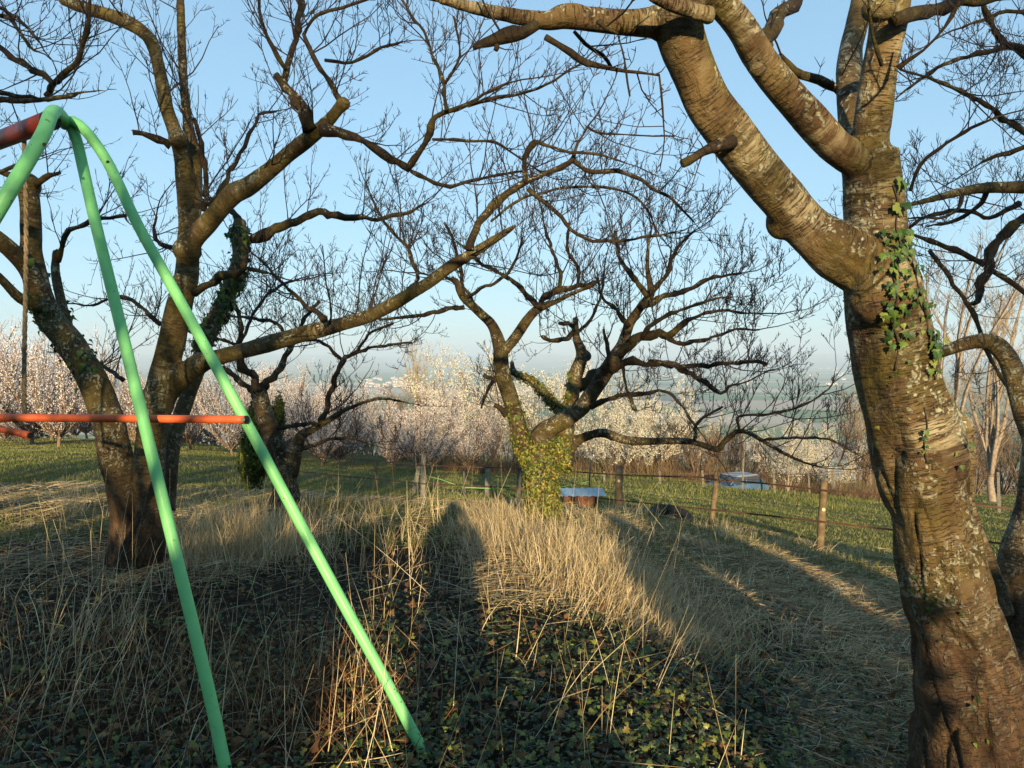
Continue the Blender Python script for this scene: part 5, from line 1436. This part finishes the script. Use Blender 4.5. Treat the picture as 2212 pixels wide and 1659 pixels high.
# tussocks on the paddock rim and by the car
n = 9000
x, y, px = wedge(n, 30, 44, rgg, 1250, 1900)
keep = vnoise(x, y, .35, 4) > -.05; x, y = x[keep], y[keep]; n = len(x)
blades('rough_grass', np.stack([x, y, hz(x, y)], 1), upright(n, rgg, .35), rgg.uniform(.06, .22, n), rgg.uniform(.02, .04, n), np.stack([rgg.normal(0, .1, n), rgg.normal(0, .1, n), -rgg.uniform(0, .1, n)], 1), rgg, M_MEADOW, 2, 'rough green and yellow grass along the far fence', 'grass')

# small arched tussocks over the right-hand slope
B, Dd, Ll, Bn = [], [], [], []
for k in range(150):
    x0, y0, p0 = wedge(1, 4.2, 12.5, rgg, 1180 if k % 4 else 0, 2200)
    n = int(rgg.integers(25, 75)); s = rgg.uniform(.05, .16)
    x = x0[0] + rgg.normal(0, s, n); y = y0[0] + rgg.normal(0, s, n)
    a = rgg.uniform(0, 6.28); lean = (math.cos(a) * .5, math.sin(a) * .5)
    B.append(np.stack([x, y, hz(x, y)], 1)); Dd.append(upright(n, rgg, .6, lean)); Ll.append(rgg.uniform(.08, .27, n) * rgg.uniform(.6, 1.3))
    Bn.append(np.stack([rgg.normal(lean[0] * .3, .15, n), rgg.normal(lean[1] * .3, .15, n), -rgg.uniform(.05, .35, n)], 1))
B = np.vstack(B)
blades('straw_tussocks', B, np.vstack(Dd), np.concatenate(Ll), rgg.uniform(.003, .0055, len(B)) * (1 + .05 * B[:, 1]), np.vstack(Bn), rgg, M_STRAW, 4, 'small collapsed tussocks of pale straw on the right-hand slope', 'grass')
# brown undergrowth at the foot of the plums
n = 16000
x, y, px = wedge(n, 41, 52, rgg, 960, 1910)
keep = vnoise(x, y, .3, 8) > -.25; x, y = x[keep], y[keep]; n = len(x)
hh = .5 + 1.1 * np.clip(vnoise(x, y, .22, 6) + .4, 0, 1.2)
M_UNDER = tinted('undergrowth', [(0, (.06, .035, .02)), (.5, (.15, .10, .055)), (.85, (.26, .19, .10)), (1, (.12, .13, .04))], .1)
blades('undergrowth', np.stack([x, y, hz(x, y)], 1), upright(n, rgg, .4), hh * rgg.uniform(.4, 1.2, n), rgg.uniform(.015, .035, n), np.stack([rgg.normal(0, .12, n), rgg.normal(0, .12, n), -rgg.uniform(0, .15, n)], 1), rgg, M_UNDER, 3, 'brown brambles and undergrowth at the foot of the white plums', 'undergrowth')

# red-brown weed stems in the foreground
B, Dd, Ll, Bn = [], [], [], []
for px, D, s, n in [(640, 3.5, .25, 150), (560, 3.2, .3, 120), (720, 3.3, .22, 80), (380, 3.1, .4, 90), (250, 3.6, .5, 100), (840, 3.0, .3, 70), (420, 3.6, .5, 90), (500, 4.0, .3, 60), (150, 3.4, .4, 60), (1750, 3.3, .3, 20), (1600, 10.8, .4, 60)]:
    x = (px - CX) / FPX * D + rgg.normal(0, s, n); y = D + rgg.normal(0, s, n); ok = y > 2.45; x, y = x[ok], y[ok]; n = len(x)
    B.append(np.stack([x, y, hz(x, y)], 1)); Dd.append(upright(n, rgg, .85)); Ll.append(rgg.uniform(.15, .42, n)); a = rgg.uniform(0, 6.28, n); k = rgg.gamma(1.2, .1, n); Bn.append(np.stack([np.cos(a) * k, np.sin(a) * k, -k * .6], 1))
n = sum(len(b) for b in B)
blades('dry_weeds', np.vstack(B), np.vstack(Dd), np.concatenate(Ll), rgg.uniform(.0025, .0045, n), np.vstack(Bn), rgg, M_WEED, 4, 'reddish brown dead weed stems tangled under the swing legs', 'weeds')

# ivy carpet
n = 29000
x, y, px = wedge(n, 2.35, 6.2, rgg, -60, 2270, 1.25)
dens = .42 + .5 * ((px > 760) & (px < 1900)) * (y < 5.0) + .25 * (y > 4.3) * (px < 760) + .4 * vnoise(x, y, 1.1, 9)
dens *= np.clip((6.4 - y) / 1.3, 0, 1)
keep = (rgg.random(n) < dens)
x, y = x[keep], y[keep]; n = len(x)
h = rgg.uniform(.01, .075, n)
P_ = np.stack([x, y, hz(x, y) + h], 1); N_ = np.tile([0, -.3, 1.0], (n, 1)) + rgg.normal(0, .42, (n, 3)); N_ /= np.linalg.norm(N_, axis=1, keepdims=True)
gi = empty('ivy_ground_cover', (.3, 3.4, gz(.3, 3.4)), 'carpet of lobed ivy leaves covering the foreground soil', 'ivy')
S_ = (.014 + .026 * rgg.random(n) ** 2) * (1 - .2 * (y > 4.5))
M_GIVY = tinted('carpet_ivy', [(0, (.007, .014, .004)), (.45, (.024, .05, .009)), (.7, (.065, .10, .014)), (.9, (.20, .21, .03)), (1, (.15, .07, .025))], .2, .42, .5)
sel = np.argsort(-(S_ / y))
order_sizes = np.empty(n); order_sizes[sel] = np.linspace(2, 1, n)
def carpet():
    V, T, k, ti = [], [], 0, []
    org = np.array(gi.location)
    for c, i in enumerate(sel):
        t = rgg.normal(0, 1, 3); X_, Y_, Z_ = leaf_frame(N_[i], t, rgg, .1); s = S_[i]; p = P_[i]
        if c < 300:
            o = bpy.data.objects.new('leaf', LEAFM); COL.objects.link(o); o.parent = gi
            q = p - org
            o.matrix_local = Matrix(((X_[0] * s, Y_[0] * s, Z_[0] * s, q[0]), (X_[1] * s, Y_[1] * s, Z_[1] * s, q[1]), (X_[2] * s, Y_[2] * s, Z_[2] * s, q[2]), (0, 0, 0, 1)))
        else:
            V.append((LV @ np.stack([X_, Y_, Z_])) * s + p); T.append(LT + k); k += len(LV); ti += [rgg.random()] * len(LV)
    me = np_mesh('leaf_mass', np.vstack(V) - org, [np.vstack(T)], False, None, np.array(ti))
    tag(link('leaf_mass', me, M_GIVY, gi), kind='stuff')
carpet()
# fallen leaves
n = 3200
x, y, px = wedge(n, 2.35, 7, rgg)
V, T, k, ti = [], [], 0, []
for i in range(n):
    X_, Y_, Z_ = leaf_frame(np.array([0, 0, 1.0]), rgg.normal(0, 1, 3), rgg, .45); s = rgg.uniform(.03, .07)
    V.append((LV2 @ np.stack([X_, Y_, Z_])) * s + np.array([x[i], y[i], hz(x[i], y[i]) + rgg.uniform(.01, .05)])); T.append(LT2 + k); k += 6; ti += [rgg.random()] * 6
tag(link('leaf_litter', np_mesh('leaf_litter', np.vstack(V), [np.vstack(T)], False, None, np.array(ti)), M_LITTER), 'curled brown fallen leaves on the soil', 'leaf litter', None, 'stuff')

# ------------------------------------------------------------ behind the camera: unseen hedges added to shade the foreground, and bare trees
def hedge(label, x0, x1, y, depth, top, n, seed, gap=0.0):  # unseen leafy screen added to block the low sun
    rg = np.random.default_rng(seed)
    r = empty('shade_hedge', ((x0 + x1) / 2, y, gz((x0 + x1) / 2, y)), label, 'hedge')
    q = np.stack([rg.uniform(x0, x1, n), y + rg.uniform(-depth / 2, depth / 2, n), rg.random(n)], 1)
    tp = top + .18 * np.array([mnoise.noise(Vector((a * 1.3, seed, 0))) for a in q[:, 0]]) + .07 * np.array([mnoise.noise(Vector((a * 5, seed, 3))) for a in q[:, 0]])
    q[:, 2] *= tp
    if gap:
        keep = np.array([mnoise.noise(Vector((a * 1.1 + 3, seed, c * 1.2))) for a, c in zip(q[:, 0], q[:, 2])]) < gap
        q = q[keep]
    me = scatter_quads('leaf_mass', q - np.array([(x0 + x1) / 2, y, 0]) , .16, rg)
    tag(link('leaf_mass', me, M_IVY, r), kind='stuff')
    ls = Lines()
    k = max(3, int((x1 - x0) * 2))
    for i in range(k):
        P, R = shoot((x0 + (x1 - x0) * (i + .5) / k - (x0 + x1) / 2, 0, 0), (0, 0, 1), top * .8, .03, 6, .1, .1); ls.add(P, R)
    link('trunk', ls.mesh('trunk', 6), M_BRANCH, r)
hedge('evergreen hedge added behind the photographer on the right to shade the slope', 1.62, 7.5, -4.2, 1.0, 1.80, 9500, 3, .16)
hedge('loose evergreen hedge added behind the photographer on the left for shade', -9.0, -.36, -4.6, .9, 1.94, 11000, 4, .24)
hedge('low thin shrub border added behind the photographer for dappled shade', .35, 1.75, -2.6, .6, 1.20, 800, 6, .12)
hedge('loose shrub added just behind the photographer on the left for shade', -1.35, -.34, -3.1, .5, 1.80, 1500, 8, .14)
BACK = bush_mesh('backtree', 7.0, .6, 10, 3, 2.2, .008, .06, 200, 0, .05, 2.0, trunk=1.5, tr=.16)
for x, y, s, lb in ((-1.05, -5.9, .85, 'bare tree added nearest behind the photographer for shade'), (-5.2, -5.8, 1.05, 'bare tree added behind the swing frame side for shade'), (-3.4, -6.5, 1.0, 'bare garden tree behind the photographer on the left'), (3.9, -9.5, 1.1, 'bare garden tree behind the hedge on the right'), (-7.5, -9.0, 1.1, 'bare garden tree far left behind the photographer')):  # first two trees added to deepen the shade on the left tree
    put('b', (BACK[0], None, BACK[2]), (M_BRANCH, None, M_BRANCH), 'garden_tree', lb, 'tree', None, x, y, x, s)

# photographer standing behind the camera
def person():
    bx, by = 0.02, -.42
    r = empty('person', (bx, by, gz(bx, by)), 'person in a dark jacket standing and holding a camera up to the face', 'person')
    J = {'pel': (0, 0, .93, .15), 'bel': (0, 0, 1.08, .14), 'che': (0, 0, 1.27, .165), 'nek': (0, .02, 1.44, .065), 'hea': (0, .03, 1.56, .095), 'top': (0, .02, 1.67, .075),
         'hl': (-.10, 0, .86, .105), 'kl': (-.13, .02, .48, .068), 'al': (-.14, -.02, .09, .045), 'fl': (-.15, .13, .04, .04),
         'hr': (.10, 0, .86, .105), 'kr': (.13, .02, .48, .068), 'ar': (.14, -.02, .09, .045), 'fr': (.15, .13, .04, .04),
         'sl': (-.19, 0, 1.38, .07), 'el': (-.22, .14, 1.16, .05), 'wl': (-.10, .24, 1.46, .032), 'nl': (-.07, .28, 1.53, .03),
         'sr': (.19, 0, 1.38, .07), 'er': (.22, .14, 1.16, .05), 'wr': (.10, .24, 1.46, .032), 'nr': (.07, .28, 1.53, .03)}
    E = [('pel', 'bel'), ('bel', 'che'), ('che', 'nek'), ('nek', 'hea'), ('hea', 'top'), ('pel', 'hl'), ('hl', 'kl'), ('kl', 'al'), ('al', 'fl'), ('pel', 'hr'), ('hr', 'kr'), ('kr', 'ar'), ('ar', 'fr'),
         ('che', 'sl'), ('sl', 'el'), ('el', 'wl'), ('wl', 'nl'), ('che', 'sr'), ('sr', 'er'), ('er', 'wr'), ('wr', 'nr')]
    k = list(J); me = bpy.data.meshes.new('body')
    me.from_pydata([J[a][:3] for a in k], [(k.index(a), k.index(b)) for a, b in E], [])
    o = link('body', me, simple('dark_jacket', [(.3, (.03, .035, .05)), (.7, (.06, .065, .08))], 8), r)
    m = o.modifiers.new('skin', 'SKIN'); me.skin_vertices.new() if not me.skin_vertices else None
    for i, a in enumerate(k):
        me.skin_vertices[0].data[i].radius = (J[a][3], J[a][3] * .9)
    me.skin_vertices[0].data[0].use_root = True
    s = o.modifiers.new('sub', 'SUBSURF'); s.levels = 1; s.render_levels = 2
try:
    person()
except Exception as ex:
    print('person', ex)

# ------------------------------------------------------------ air
def haze():
    me = join_mesh('haze', [((0, 10500, 35), (44000, 26000, 330), (0, 0, 0))])
    o = bpy.data.objects.new('haze', me); COL.objects.link(o)
    m = bpy.data.materials.new('pale_air'); m.use_nodes = True
    t = m.node_tree; t.nodes.clear()
    out = t.nodes.new('ShaderNodeOutputMaterial'); v = t.nodes.new('ShaderNodeVolumePrincipled')
    v.inputs['Color'].default_value = (.70, .84, 1.0, 1)
    v.inputs['Density'].default_value = 2.0e-4
    v.inputs['Anisotropy'].default_value = 0.0
    t.links.new(v.outputs[0], out.inputs['Volume'])
    me.materials.append(m)
    tag(o, kind='stuff')
haze()
